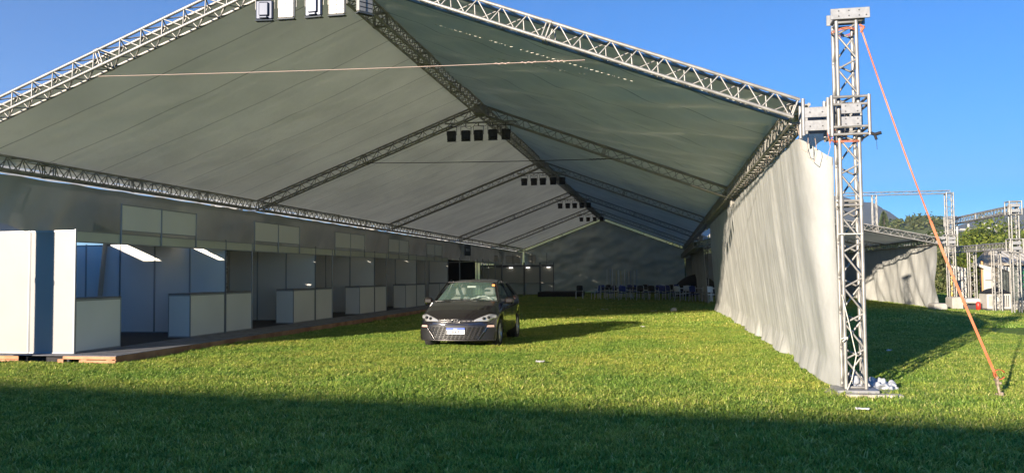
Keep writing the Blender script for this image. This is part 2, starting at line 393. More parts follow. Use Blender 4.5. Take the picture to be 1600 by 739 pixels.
# pale dashes stand in for sky light through stitched gaps of the right canopy
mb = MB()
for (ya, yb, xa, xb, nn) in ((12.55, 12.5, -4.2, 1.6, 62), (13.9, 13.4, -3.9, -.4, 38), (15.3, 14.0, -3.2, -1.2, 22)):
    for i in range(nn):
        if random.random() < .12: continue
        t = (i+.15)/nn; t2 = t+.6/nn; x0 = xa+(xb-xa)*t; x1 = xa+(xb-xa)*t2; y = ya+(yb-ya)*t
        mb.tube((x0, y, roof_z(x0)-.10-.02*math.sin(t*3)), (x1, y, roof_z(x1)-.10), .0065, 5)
M['cord_gap_light'] = mat('pale_cord_and_gap_light', (.60, .58, .50), .5, emit=None)
mb.build('lacing_gap_light', M['cord_gap_light'], tent)['kind'] = 'stuff'

# towers
def tower(x, y, h=5.05, m=None, front=False):
    m = m or M['alu_dull']; inn = -1 if x > XC else 1
    mb = MB(); truss(mb, (x, y, .06), (x, y, h-.08), up=(0, 1, 0), bay=.5, joints=2.4 if not front else 2.5, n=10 if front else 6, nd=6 if front else 4, rd=.014 if front else .011)
    tw = mb.build('tower_mast', m, tent)
    MB().bbox((x-.26, y-.26, .012), (x+.26, y+.26, .055), .006).build('base_plate', M['plate'], tent)
    # sleeve block
    sb = MB(); a = .235
    z0, z1 = 3.42, 3.92
    for sx in (-1, 1):
        for sy in (-1, 1): sb.tube((x+sx*a, y+sy*a, z0-.02), (x+sx*a, y+sy*a, z1+.02), .024, 8)
    for z in (z0, z0+.1, z1-.1, z1):
        for sx in (-1, 1): sb.tube((x+sx*a, y-a, z), (x+sx*a, y+a, z), .018, 8)
        for sy in (-1, 1): sb.tube((x-a, y+sy*a, z), (x+a, y+sy*a, z), .018, 8)
    sl_ = sb.build('sleeve_block', m, tent)
    for z in (3.52, 3.69):
        for sy in (-1, 1): MB().bbox((x-.12, y+sy*(a+.012), z), (x+.13, y+sy*(a+.03), z+.13), .004).build('sleeve_plate', M['plate'], sl_)
    for z in (3.55, 3.62, 3.72, 3.79):
        for dx in (-.07, .08):
            if front: MB().tube((x+dx, y-a-.028, z), (x+dx, y-a-.040, z), .009, 6).build('bolt', M['bolt'], sl_)
    # hinge joining rafter and sleeve
    xe = x+inn*.24; xi = x+inn*.60
    hb = MB()
    for z in (3.50, 3.68):
        for sy in (-1, 1): hb.bbox((xe, y+sy*.125, z), (xi, y+sy*.14, z+.14), .004)
    for xx in (xe+inn*.02, xi-inn*.02):
        for sy in (-1, 1): hb.tube((xx, y+sy*.125, 3.44), (xx, y+sy*.125, 3.94), .024, 8)
    hg = hb.build('rafter_hinge', M['plate'] if front else m, tent)
    for z in (3.56, 3.75):
        for dx in (.1, .26):
            if front: MB().tube((xe+inn*dx, y-.138, z), (xe+inn*dx, y-.153, z), .009, 6).build('bolt', M['bolt'], hg)
    tb = MB()
    tb.bbox((x-.20, y-.155, h-.06), (x+.30, y-.135, h+.085), .004); tb.bbox((x-.20, y+.135, h-.06), (x+.30, y+.155, h+.085), .004)
    tb.bbox((x-.16, y-.13, h-.05), (x+.16, y+.13, h-.03), .004); tb.lathe([(.0, -.1), (.055, -.1), (.055, .1), (0, .1)], (x+.2, y, h-.02), 'y', 14)
    tp = tb.build('top_pulley_head', M['plate'], tent)
    for dx in (-.10, .03, .16, .25):
        for z in ((h-.02, h+.05) if dx < .2 else (h-.02,)):
            if front: MB().tube((x+dx, y-.153, z), (x+dx, y-.166, z), .009, 6).build('bolt', M['bolt'], tp)
    return tw
tower(2.49, 11.7, 5.05, M['alu'], True)
tower(-13.42, 11.7, 4.25)
for y in YF[1:]:
    tower(2.49, y); tower(-13.42, y, 4.02)
# fabric gathered round the left front tower (outside the frame, its shadow falls on the first booth)
mb = MB()
def gth(s, t):
    a = s*2*math.pi; z = .05+4.2*t; r = .15+.02*math.sin(a*5+t*3)
    return (-13.42+r*math.cos(a), 11.7+r*math.sin(a), z)
mb.grid(gth, 40, 20); tag(mb.build('gathered_tarpaulin', M['wallw']), 'white tarpaulin gathered and tied round the left front tower', 'tarpaulin')

# light bars under the ridge
for y in YF[:-1]:
    mb = MB().tube((-6.25, y-.12, 6.06), (-4.1, y-.12, 6.06), .024, 8)
    for x in (-5.9, -4.5): mb.tube((x, y-.12, 6.06), (x, y-.12, bot(x)+.05), .010, 5)
    mb.build('light_bar', M['alu_dull'], tent)
    mb = MB()
    for k in range(5):
        xa, xb = -6.1+k*.4, -5.7+k*.4; mb.path([(xa+(xb-xa)*t/6, y-.15, 6.03-(.10+.05*(k % 2))*math.sin(math.pi*t/6)) for t in range(7)], .006, 4)
    mb.path([(-4.1, y-.15, 6.03), (-4.0, y-.1, 5.9), (-3.9, y, bot(-3.9)+.02)], .006, 4)
    mb.build('power_cable', M['roped'], tent)

# ------------------------------------------------------------------ tarpaulin walls
def folds(y, t, seed=0, f=2.2, sharp=1.): return nz(y*f, t*.6+y*.12, seed)*.6+nz(y*f*2.6, t*1.2, seed+7)*.3
mb = MB(); y0, y1 = 11.80, 35.3
def wr(s, t):
    y = y0+(y1-y0)*(s**1.25); e = math.exp(-((y-11.8)/.42)**2)
    xt = 1.97+.36*e; zt = 3.60-.42*e-.035*abs(math.sin((y-11.8)*2.1))
    xb = 2.38+.02*math.sin(y*1.3)-(.22*max(0, (y-30)/5.3)**1.5); zb = .02+.09*max(0, nz(y, 2, 0, .9))+.03*nz(y*3, 1)
    q = 1-t
    x = xt+(xb-xt)*(q**1.15)
    amp = .02+.05*q+.06*q*e
    x += amp*folds(y, t, 3, 1.0)*(1-.6*e)
    far = min(1, max(0, (y-12.6)/3)); x += far*(.018*nz(y*2.7+t*.8, t*.9, 71)*(1+nz(y*.3, 0, 4))+.012*nz(y*7+t*1.5, t*1.6, 72)+.02*nz(y*1.1+t*2.4, t*1.5-y*.4, 73))
    x += (1-far)*.03*nz(y*1.2-t*1.6, t*1.3+y, 75)
    yy = y+.10*folds(y, t, 11, .7)*q+.10*math.sin(t*2.2)*e
    z = zt+(zb-zt)*q
    if q > .9: x -= (q-.9)*(.9+1.2*nz(y, 0, 5, 1.3))           # hem kicks out over the grass
    return (x, yy, z)
mb.grid(wr, 640, 60)
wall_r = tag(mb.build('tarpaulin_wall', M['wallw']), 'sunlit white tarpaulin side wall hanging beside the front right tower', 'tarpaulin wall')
# ties at its top
for i in range(44):
    y = 12.3+i*.5; MB().path([(1.97, y, 3.56), (1.93, y+.03, 3.66), (1.95, y, 3.72)], .006, 4).build('tie_cord', M['rope'], wall_r)
mb = MB()
mb.path([(2.04, 12.0, 3.62), (2.02, 11.95, 3.2), (2.09, 11.9, 3.12), (2.13, 11.88, 3.25), (2.1, 11.85, 3.45)], .005, 4)
mb.path([(1.9, 12.0, 3.62), (1.93, 11.9, 3.3), (1.99, 11.9, 3.26), (2.02, 11.9, 3.4)], .005, 4)
mb.path([(2.24, 11.85, 3.62), (2.28, 11.75, 3.30), (2.22, 11.7, 3.12)], .005, 4)
mb.build('loose_cords', M['rope'], wall_r)
def sheet(name, m, label, fn, nu, nv, cat='tarpaulin wall'):
    mb = MB(); mb.grid(fn, nu, nv); return tag(mb.build(name, m), label, cat)
def wr2(s, t):
    y = 43.6+(73.3-43.6)*s; return (2.1+.22*folds(y, t, 21, .9)+.2*(1-t), y, .03+3.55*t)
sheet('tarpaulin_wall', M['wallg'], 'shaded grey tarpaulin at the far right behind the chairs', wr2, 160, 16)
def wl(s, t):
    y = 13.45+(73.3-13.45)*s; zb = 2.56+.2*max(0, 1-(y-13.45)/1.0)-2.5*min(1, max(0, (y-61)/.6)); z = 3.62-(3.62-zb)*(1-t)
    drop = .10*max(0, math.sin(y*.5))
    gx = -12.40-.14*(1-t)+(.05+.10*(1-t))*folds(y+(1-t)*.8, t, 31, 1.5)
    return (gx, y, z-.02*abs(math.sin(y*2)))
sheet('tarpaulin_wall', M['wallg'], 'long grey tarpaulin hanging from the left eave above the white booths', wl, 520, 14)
def wd(s, t):  # drape added out of view to stop sun entering the booths
    y = 19.95+(61-19.95)*s; k = t*1.6
    x, z = (-12.5-2.4*k, 2.54+.04*k) if k < 1 else (-14.9-.25*(k-1)/.6, 2.59-2.55*(k-1)/.6)
    return (x+.05*nz(y, k*2, 61), y, z+.012*nz(y*1.3, k*3, 62))
sheet('tarpaulin_wall', M['wallg'], 'added unseen grey tarpaulin over the booth tops and backs, blocking the sun', wd, 200, 24)
def we(s, t):
    x = XL_+(XR_-XL_)*s; zt = bot(x)+.03; z = .03+(zt-.03)*t
    y = 73.4+.35*nz(x*.5, z*.9, 41)+.22*nz(x*.9+z*.9, z*1.8-x*.8, 44)
    return (x, y, z)
sheet('tarpaulin_wall', M['walld'], 'dark creased grey-green tarpaulin closing the far gable end', we, 120, 50)

# ------------------------------------------------------------------ floodlights
def floodlight(kind):
    r = thing('floodlight', 'x', 'floodlight')
    body = MB()
    # housing hangs below the yoke; front glass faces -Y / down, finned back
    m0 = M['lampw'] if kind == 'w' else (M['lampg'] if kind == 'g' else M['lampd'])
    body.bbox((-.135, -.05, -.30), (.135, .02, 0), .02)
    body.prism([(-.11, -.02), (.11, -.02), (.07, -.24), (-.07, -.24)], .02, .07)
    b = body.build('housing', m0, r)
    fn = MB()
    if kind == 'w':
        for z in (-.085, -.155, -.225): fn.box((-.11, -.056, z), (.11, -.051, z+.010))
        fn.box((-.003, -.0565, -.285), (.003, -.0515, -.02))
    else:
        fn.bbox((-.075, -.085, -.25), (.075, -.05, -.04), .02); fn.bbox((-.06, -.095, -.29), (.06, -.05, -.255), .01)
    fn.build('cooling_fins' if kind != 'w' else 'front_grooves', M['lampd'] if kind == 'w' else m0, r)
    MB().bbox((-.14, -.06, -.32), (.14, .03, -.302), .006).build('bottom_rim', M['glassd'], r)
    y = MB(); y.path([(-.15, 0, -.13), (-.15, 0, .12), (.15, 0, .12), (.15, 0, -.13)], .008, 6)
    y.tube((0, 0, .12), (0, 0, .24), .014, 8); y.build('yoke', M['alu_dull'] if kind != 'd' else M['lampd'], r)
    return r
protos = {k: floodlight(k) for k in 'gwd'}; used = set()
def put_flood(kind, x, y, z, rz, label, group, s=1.):
    o = protos[kind] if kind not in used else copy_tree(protos[kind]); used.add(kind)
    o.location = (x, y, z); o.rotation_euler = (0, 0, rz); o.scale = (s, s, s); tag(o, label, 'floodlight', group)
fr = [('g', -5.91, .1, 'grey floodlight, leftmost of the five at the top front of the tent'), ('w', -5.55, 0, 'white grooved floodlight between the two grey ones at the tent front'),
      ('g', -5.11, -.05, 'grey floodlight, middle of the five under the front ridge'), ('w', -4.74, .0, 'white grooved floodlight just right of the middle grey one'),
      ('w', -4.32, .9, 'white floodlight turned sideways, rightmost at the front ridge')]
for k, x, rz, lb in fr: put_flood(k, x, 11.55, 5.81, rz, lb, 'floodlights under the front ridge', 1.0)
xs = {1: [-6.04, -5.61, -5.23, -4.8, -4.42], 2: [-5.93, -5.5, -5.1, -4.65, -4.26], 3: [-5.95, -5.5, -5.08, -4.66, -4.26], 4: [-5.9, -5.4, -4.9, -4.4]}
rn = {1: 'second', 2: 'third', 3: 'fourth', 4: 'fifth'}
pos = ['leftmost', 'second from left', 'middle', 'second from right', 'rightmost']
for b, row in xs.items():
    for j, x in enumerate(row):
        pj = pos[j] if len(row) == 5 else ['leftmost', 'second from left', 'second from right', 'rightmost'][j]
        put_flood('d', x, YF[b]-.12, 5.84, (.5 if j == 4 else random.uniform(-.15, .15)), 'black floodlight, %s in the %s row along the ridge' % (pj, rn[b]), 'floodlights along the ridge inside the tent')

# ------------------------------------------------------------------ ropes and strap
def rope(name, a, b, sag, r, m, label, knots=()):
    mb = MB(); a = Vector(a); b = Vector(b)
    P = lambda t: a.lerp(b, t)-Vector((0, 0, 4*sag*t*(1-t)))
    mb.path([P(i/24) for i in range(25)], r, 6)
    for t in knots:
        for k in range(5): mb.tube(P(t+k*.006), P(t+k*.006+.005)+Vector((0, 0, .008*(-1)**k)), r*1.8, 6)
    return tag(mb.build(name, m), label, 'rope')
rope('rope', (-8.76, 11.56, 4.80), (-1.03, 11.56, 4.63), .02, .005, M['rope'], 'pink rope stretched across the open front of the tent', (.83, .88, .93))
rope('rope', (-8.75, 23.4, 4.98), (-.8, 23.4, 4.86), .03, .010, M['roped'], 'dark rope stretched between the second pair of rafters', (.85, .88))
st_ = thing('ratchet_strap', 'orange webbing guy strap running from the tower top to the ground anchor', 'strap', (4.2, 11.55, .2))
mb = MB(); A = Vector((2.66, 11.53, 4.86)); B = Vector((4.165, 11.55, .29))
pts = [A.lerp(B, i/20)-Vector((0, 0, .10*math.sin(math.pi*i/20)))-Vector((.03*math.sin(math.pi*i/20), 0, 0)) for i in range(21)]
for i in range(20):
    p, q = pts[i], pts[i+1]; tw = .5+.4*math.sin(i*.9)*(i < 10); wd = Vector((math.cos(tw), -math.sin(tw), .25)).normalized()*(.010 if i < 11 else .016)
    n_ = (q-p).cross(wd).normalized()*.0018
    mb.add([p-wd-n_, p+wd-n_, q+wd-n_, q-wd-n_, p-wd+n_, p+wd+n_, q+wd+n_, q-wd+n_], [(0, 1, 2, 3), (7, 6, 5, 4), (0, 4, 5, 1), (2, 6, 7, 3), (1, 5, 6, 2), (0, 3, 7, 4)])
mb.build('webbing', M['strap'], st_)
mb = MB()
for k in range(2):
    zc = 4.86-.018*k; mb.path([(2.49+.17*math.cos(a)*1.0+.0, 11.7+.17*math.sin(a), zc+.01*math.sin(a*3)) for a in [i*math.pi/8 for i in range(17)]], .006, 5)
mb.path([(2.66, 11.56, 4.9), (2.70, 11.5, 4.85), (2.66, 11.53, 4.79)], .014, 6)
mb.build('wrapped_loop', M['strap'], st_)
mb = MB()       # coiled tail of webbing at the ratchet
def coil(s, t):
    a = .4+s*2*math.pi*.86; r = .062; return (4.215+r*math.cos(a), 11.55+(t-.5)*.055, .275+r*.95*math.sin(a))
mb.grid(coil, 20, 2)
mb.add([(4.16, 11.52, .30), (4.16, 11.58, .30), (4.20, 11.58, .205), (4.20, 11.52, .205)], [(0, 1, 2, 3)])
cl = mb.build('webbing_coil', M['strap'], st_); sm = cl.modifiers.new('thick', 'SOLIDIFY'); sm.thickness = .006
mb = MB(); mb.bbox((4.175, 11.52, .13), (4.205, 11.58, .25), .006); mb.bbox((4.205, 11.525, .15), (4.24, 11.575, .18), .006); mb.tube((4.18, 11.50, .2), (4.18, 11.60, .2), .016, 10)
mb.build('ratchet', M['steel'], st_)
mb = MB(); mb.tube((4.19, 11.55, .17), (4.235, 11.56, -.06), .017, 8); mb.tube((4.17, 11.55, .03), (4.25, 11.56, -.02), .012, 6); mb.bbox((4.215, 11.53, .0), (4.26, 11.585, .05), .008)
tag(mb.build('ground_anchor', M['steel']), 'short rusty metal stake driven into the grass under the orange strap', 'stake')
# base boards and loose tarpaulin
def board(name, x0, y0, x1, y1, h, rz, m, label, z=0.0):
    mb = MB(); c = Vector(((x0+x1)/2, (y0+y1)/2, z)); mt = Matrix.Translation(c) @ Matrix.Rotation(rz, 4, 'Z')
    hx, hy = (x1-x0)/2, (y1-y0)/2
    mb.bbox((-hx, -hy, 0), (hx, hy, h), .006, mt); return tag(mb.build(name, m), label, 'board')
board('base_board', 2.10, 11.32, 2.98, 12.02, .014, .05, M['woodg'], 'weathered wooden board under the front right tower', -.005)
mb = MB(); mb.bbox((2.3, 11.2, -.01), (2.98, 11.36, .035), .008, Matrix.Rotation(.0, 4, 'Z')); tag(mb.build('timber_plank', M['woodg']), 'thick plank edge sticking out in front of the tower base', 'plank')
def bundle(s, t):
    x = 2.5+.62*s; a = t*math.pi; r = .16*(1-.35*s)+.07*nz(s*8, t*7, 3)
    return (x+.03*nz(s*9, t*9, 4), 11.98+.12*s+r*1.25*math.cos(a)+.05*nz(s*5, t*3, 8), max(0, r*math.sin(a)*(1.25-.5*s)+.03*nz(s*12, t*12, 1))*(1 if s < .97 else .4))
M['tarpb'] = mat('blue_white_tarpaulin', (.36, .38, .42), .5, 0, var=.1, vscale=5, bump=.4, bscale=14)
mb = MB(); mb.grid(bundle, 90, 60); tag(mb.build('folded_tarpaulin', M['tarpb']), 'crumpled white tarpaulin bundle lying on the grass behind the tower base', 'tarpaulin')
# dark glove-like cloth tied to the sleeve
mb = MB(); mb.path([(2.70, 11.47, 3.44), (2.78, 11.45, 3.40), (2.86, 11.44, 3.42)], .022, 8); mb.path([(2.78, 11.45, 3.4), (2.80, 11.45, 3.33)], .018, 8); mb.path([(2.80, 11.45, 3.33), (2.805, 11.45, 3.2)], .003, 4)
tag(mb.build('black_rag', M['black']), 'black cloth tied under the sleeve block of the front tower', 'rag')
mb = MB()
for k in range(2): mb.path([(2.49+.19*math.cos(a), 11.7+.19*math.sin(a), 3.37-.016*k+.03*math.sin(a)) for a in [i*math.pi/7 for i in range(15)]], .006, 5)
mb.path([(2.3, 11.5, 3.5), (2.22, 11.45, 3.3), (2.2, 11.5, 3.45)], .006, 4)
tag(mb.build('rope_coil', M['strap']), 'orange cord wound round the tower just below its sleeve block', 'rope')
mb = MB(); mb.path([(2.33, 11.52, 1.3), (2.40, 11.5, .95), (2.48, 11.48, .5), (2.42, 11.48, .2), (2.36, 11.5, .05)], .007, 5); mb.path([(2.30, 11.52, 2.1), (2.62, 11.55, 2.1)], .010, 5); mb.path([(2.3, 11.5, .72), (2.38, 11.5, .74), (2.32, 11.5, .68)], .010, 5)
tag(mb.build('white_cord', M['cord_gap_light']), 'white cord tied round and hanging down the front tower', 'cord')

# ------------------------------------------------------------------ deck
DX = -10.22; Y0 = 14.1; DEND = 59.0
deck = thing('deck', 'long low wooden deck with grey carpet under the row of booths', 'deck', (-13, 14, 0))
MB().box((DX-.01, Y0+.01, .118), (-19, DEND, .128)).build('carpet', M['carpet'], deck)
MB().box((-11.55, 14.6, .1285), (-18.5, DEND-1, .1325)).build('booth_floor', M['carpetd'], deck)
mb = MB()
y = Y0
while y < DEND-1:                                   # side boards, pallets end to end with small gaps
    L = random.uniform(1.15, 1.25)
    mb.bbox((DX+random.uniform(-.004, .004), y, -.02), (DX-.03, y+L-.008, .117), .004)
    y += L
mb.build('side_boards', M['wood'], deck)
mb = MB()
mb.bbox((DX, Y0-.02, .06), (-11.35, Y0, .117), .004); mb.bbox((DX, Y0-.02, -.01), (-11.0, Y0, .045), .004)
for x in (-10.3, -10.85, -11.35): mb.bbox((x, Y0+.0, -.02), (x-.13, Y0+.1, .059), .004)
mb.bbox((-12.42, Y0+.1, .035), (-19, Y0+.12, .112), .004); mb.bbox((-12.42, Y0+.1, -.02), (-19, Y0+.12, .03), .004)
mb.build('front_boards', M['wood'], deck)
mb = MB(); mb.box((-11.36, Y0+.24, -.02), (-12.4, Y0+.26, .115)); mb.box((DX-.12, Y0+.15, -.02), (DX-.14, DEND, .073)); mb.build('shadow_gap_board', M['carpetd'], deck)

# ------------------------------------------------------------------ booths
BX = -11.4; ZT = 2.53; ZD = .13
PP = [None, None]
def post(x, y, z0, z1, r=.021): MB().tube((x, y, z0), (x, y, z1), r, 8).build('post', PP[1], PP[0])
def panel_x(parent, x0, x1, y, z0, z1, m=None, name='wall_panel', fr=True):      # panel facing -Y
    o = MB().box((x0+.02, y-.002, z0+.02), (x1-.02, y+.002, z1-.02)).build(name, m or M['panel'], parent)
    if fr:
        f = MB(); f.box((x0+.015, y-.011, z1-.035), (x1-.015, y+.011, z1)); f.box((x0+.015, y-.011, z0), (x1-.015, y+.011, z0+.03)); f.box((x0+.012, y-.010, z0+.02), (x0+.024, y+.010, z1-.02)); f.box((x1-.024, y-.010, z0+.02), (x1-.012, y+.010, z1-.02)); f.build('panel_frame', M['prof'], o)
    return o
def panel_y(parent, x, y0, y1, z0, z1, m=None, name='wall_panel'):
    o = MB().box((x-.002, y0+.02, z0+.02), (x+.002, y1-.02, z1-.02)).build(name, m or M['panel'], parent)
    f = MB(); f.box((x-.011, y0+.015, z1-.035), (x+.011, y1-.015, z1)); f.box((x-.011, y0+.015, z0), (x+.011, y1-.015, z0+.03)); f.box((x-.010, y0+.012, z0+.02), (x+.010, y0+.024, z1-.02)); f.box((x-.010, y1-.024, z0+.02), (x+.010, y1-.012, z1-.02)); f.build('panel_frame', M['prof'], o)
    return o
def counter(x0, x1, y0, y1, label, group, z1=1.2):
    c = thing('counter', label, 'counter', ((x0+x1)/2, (y0+y1)/2, ZD), group)
    r = .014
    MB().box((x1-.01, y0+r, ZD+.03), (x1-.006, y1-r, z1-.04)).build('front_panel', M['panel'], c)
    MB().box((x0+r, y0+.006, ZD+.03), (x1-r, y0+.01, z1-.04)).build('end_panel', M['panel'], c)
    MB().box((x0+r, y1-.01, ZD+.03), (x1-r, y1-.006, z1-.04)).build('end_panel', M['panel'], c)
    MB().bbox((x0, y0, z1-.012), (x1+.004, y1, z1+.012), .004).build('counter_top', M['profd'], c)
    f = MB()
    for x in (x0, x1-.022):
        for y in (y0, y1-.022): f.box((x, y, ZD), (x+.022, y+.022, z1-.013))
    for z in (ZD+.002, z1-.05):
        f.box((x1-.018, y0+.022, z), (x1-.002, y1-.022, z+.034)); f.box((x0+.022, y0+.002, z), (x1-.022, y0+.018, z+.034))
    f.build('frame', M['prof'], c)
    return c
EDGE = [14.45, 20.15, 25.9, 31.65, 37.4, 43.15]
SIGN = [(15.8, 18.68), (21.66, 24.6), (27.5, 30.45), (33.3, 36.1), (39.05, 41.9)]
ordn = ['nearest', 'second', 'third', 'fourth', 'fifth']
for i in range(5):
    ya, yb = EDGE[i], EDGE[i+1]
    lab = ['first white panel booth at the near end with the sunlit outer wall', 'second white booth from the near end, next to the sunlit-walled one', 'third white booth along the deck, level with the middle of the row',
           'fourth white booth along the deck, just left of the parked car', 'fifth white booth, partly hidden behind the black car'][i]
    bt = thing('booth', lab, 'booth', (-13, (ya+yb)/2, ZD), 'white panel exhibition booths on the deck')
    xb = -14.52; PP[:] = [bt, M['prof']]
    # far divider
    for k, (a, b) in enumerate(((-12.44, BX), (-13.48, -12.44), (-14.52, -13.48)) + (((-15.56, -14.52), (-16.6, -15.56)) if i == 0 else ())):
        panel_x(bt, a, b, yb, ZD, ZT-.02); post(a, yb, ZD, ZT)
    post(BX, yb, ZD, ZT+.06)
    # back wall
    xb = -16.6 if i == 0 else -14.52
    n = 6; d = (yb-ya)/n
    for k in range(n):
        panel_y(bt, xb, ya+k*d, ya+(k+1)*d, ZD, 3.25 if i == 0 and k < 5 else ZT-.02, M['wallg'] if i == 0 and k < 5 else None); post(xb, ya+k*d, ZD, ZT)  # added height on the first booth's back wall blocks sun, unseen
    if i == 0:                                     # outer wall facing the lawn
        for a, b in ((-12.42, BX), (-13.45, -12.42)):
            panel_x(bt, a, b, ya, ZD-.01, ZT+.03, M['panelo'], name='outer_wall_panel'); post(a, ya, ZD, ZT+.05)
        for k in range(5): panel_x(bt, -13.45-(k+1)*1.03, -13.45-k*1.03, ya, ZD-.01, 3.25, M['panelo'], name='outer_wall_panel'); post(-13.45-k*1.03, ya, ZD, 3.25)  # over-tall panels added out of view to shape sun inside the booth
    post(BX, ya, ZD, ZT+.05)
    mid_y = ya+1.42
    post(BX, mid_y, ZD, ZT) if i else None
    if i == 0: MB().box((-14.45, 14.7, 2.56), (-12.8, 20.1, 2.57)).build('overhead_shade_sheet', M['wallg'], bt)  # added unseen sheet keeping sun off the middle of the divider
    # fascia beam
    f = MB().box((BX-.004, ya+.02, ZT-.19), (BX+.004, yb-.02, ZT+.0)).build('fascia', M['fasc'], bt)
    MB().box((BX-.014, ya+.02, ZT-.215), (BX+.014, yb-.02, ZT-.19)).build('fascia_rail', M['prof'], f); MB().box((BX-.014, ya+.02, ZT), (BX+.014, yb-.02, ZT+.022)).build('fascia_rail', M['prof'], f)
    # sign board of two panels on three posts
    s0, s1 = SIGN[i]; sm_ = (s0+s1)/2
    so = MB().box((BX+.020, s0+.015, ZT+.10), (BX+.024, sm_-.015, 3.16)).build('sign_board', M['panel'], bt); sg = MB().box((BX+.020, sm_+.015, ZT+.10), (BX+.024, s1-.015, 3.16))
    sg.build('sign_board', M['panel'], bt)
    p2 = MB()
    for yy in (s0, sm_, s1): p2.tube((BX+.030, yy, ZT-.2), (BX+.030, yy, 3.19), .018, 8)
    p2.box((BX+.014, s0, 3.16), (BX+.030, s1, 3.185)); p2.box((BX+.014, s0, ZT+.075), (BX+.030, s1, ZT+.10)); p2.build('sign_frame', M['prof'], so)
    nm = ['the nearest booth', 'the second booth', 'the third booth', 'the fourth booth', 'the fifth booth'][i]
    counter(BX-.6, BX, ya+.03, ya+1.42, 'white counter at the near end of %s' % nm, 'white counters along the booth fronts')
    if i < 4 or 1: counter(BX-.6, BX, yb-1.65, yb-.04, 'white counter at the far end of %s' % nm, 'white counters along the booth fronts')
# black opening beyond the fifth booth
bo = thing('booth', 'black-curtained booth opening above the roof of the car', 'booth', (-13, 47, ZD))
MB().box((-14.0, 43.4, ZD), (-13.96, 50.0, 2.4)).build('curtain', M['black'], bo)
MB().box((-14.0, 50.0, ZD), (BX-.05, 50.04, 2.4)).build('curtain', M['black'], bo)
MB().box((-14.0, 43.36, 2.42), (BX-.05, 50.0, 2.45)).build('overhead_shade_sheet', M['black'], bo)
PP[:] = [bo, M['prof']]
for y in (45.8, 50.3): post(BX, y, ZD, 2.6, .03)
sg = thing('hanging_sign', 'small navy sign above the black booth opening', 'sign', (BX, 47.8, 2.5))
M['navy'] = mat('navy_sign', (.02, .03, .07), .5); M['ink'] = mat('sign_lettering', (.35, .42, .55), .5)
MB().box((BX, 47.0, 2.75), (BX+.02, 48.5, 3.4)).build('sign_face', M['navy'], sg)
mb = MB(); 
for k in range(3): mb.box((BX+.0215, 47.35+k*.3, 3.02), (BX+.026, 47.55+k*.3, 3.16))
mb.build('lettering', M['ink'], sg)
MB().tube((BX+.01, 48.55, 2.4), (BX+.01, 48.55, 3.42), .02, 6).build('post', M['prof'], sg)
# open frames past the opening
of = thing('booth', 'unfinished open booth frame of bare posts past the black opening', 'booth', (-13, 55, ZD))
PP[:] = [of, M['prof']]
for y in (52.0, 53.8, 56.0, 58.5): post(BX, y, ZD, 2.62, .03); post(-14.4, y, ZD, 2.6, .03)
MB().box((BX-.01, 50.3, 2.36), (BX+.01, 58.5, 2.5)).build('fascia', M['fasc'], of)
for k in range(6): panel_y(of, -14.45, 50.3+k*1.37, 50.3+(k+1)*1.37, ZD, 2.45)
# far row facing the camera
M['panelw'] = mat('cream_laminate_panel', (.55, .52, .45), .45, 0, var=.04, vscale=.8)
M['tube'] = mat('spotlight_glow', (1, .95, .85), .4, emit=(1, .95, .9), es=.45)
YB = 61.0; fx = [-13.6, -11.9, -10.2, -9.0, -7.95]
for i in range(4):
    x0, x1 = fx[i], fx[i+1]
    lb = ['leftmost', 'second from left', 'second from right', 'rightmost'][i]
    b = thing('booth', 'cream panel booth across the far end of the tent, %s of four' % lb, 'booth', ((x0+x1)/2, YB, 0), 'cream booths across the far end')
    panel_x(b, x0, x1, YB, .95, 2.15, M['panelw']); panel_x(b, x0, x1, YB+.5, .1, .95, M['panel'], 'counter_panel')
    MB().box((x0, YB-.02, 2.17), (x1, YB+.02, 2.33)).build('fascia', M['profd'], b)
    PP[:] = [b, M['profd']]; post(x0+.03, YB-.03, 0, 2.5, .03); post(x1-.03, YB-.03, 0, 2.5, .03); post((x0+x1)/2, YB-.03, 2.3, 3.2, .02)
    if i < 3: panel_x(b, x0+.3, x1-.3, YB+.05, 2.45, 3.05, M['panelw'], 'sign_board')
for j, (x, lb) in enumerate(((-11.2, 'left'), (-9.9, 'middle'), (-8.35, 'right'))):
    s = thing('spotlight', 'small lit spotlight on the %s of the far booths' % ('fascia over the left' if j == 0 else 'middle' if j == 1 else 'right end'), 'spotlight', (x, YB-.3, 2.1), 'lit spotlights on the far booths')
    MB().bbox((x-.14, YB-.12, 2.10), (x+.14, YB-.05, 2.15), .01).build('lamp', M['tube'], s); MB().tube((x, YB-.04, 2.13), (x, YB-.1, 2.3), .012, 6).build('arm', M['profd'], s)

# ------------------------------------------------------------------ car
M['paint'] = mat('black_car_paint', (.011, .009, .010), .22, .0, spec=.6, coat=1.0)
M['plast'] = mat('black_plastic', (.010, .010, .011), .4)
M['gl'] = mat('car_glass', (.16, .26, .22), .03, 0, spec=.9, alpha=.34, coat=1)
M['chrome'] = mat('satin_chrome', (.22, .21, .21), .22, .95)
M['grille'] = mat('grille_chrome', (.10, .092, .095), .35, .8)
M['tyre'] = mat('tyre_rubber', (.02, .02, .02), .85)
M['rim'] = mat('alloy_rim', (.58, .57, .55), .3, .7)
M['hl'] = mat('headlight_glass', (.55, .55, .58), .08, .5, spec=.9, coat=1)
M['seat'] = mat('seat_fabric', (.20, .22, .20), .85); M['inter'] = mat('car_interior', (.05, .055, .05), .7)
M['shade'] = mat('sunshade_paper', (.55, .62, .57), .6); M['orange'] = mat('orange_sticker', (.85, .25, .02), .5)
M['plw'] = mat('plate_white', (.75, .76, .78), .4); M['plb'] = mat('plate_blue', (.01, .07, .55), .35); M['plk'] = mat('plate_lettering', (.05, .05, .07), .5)
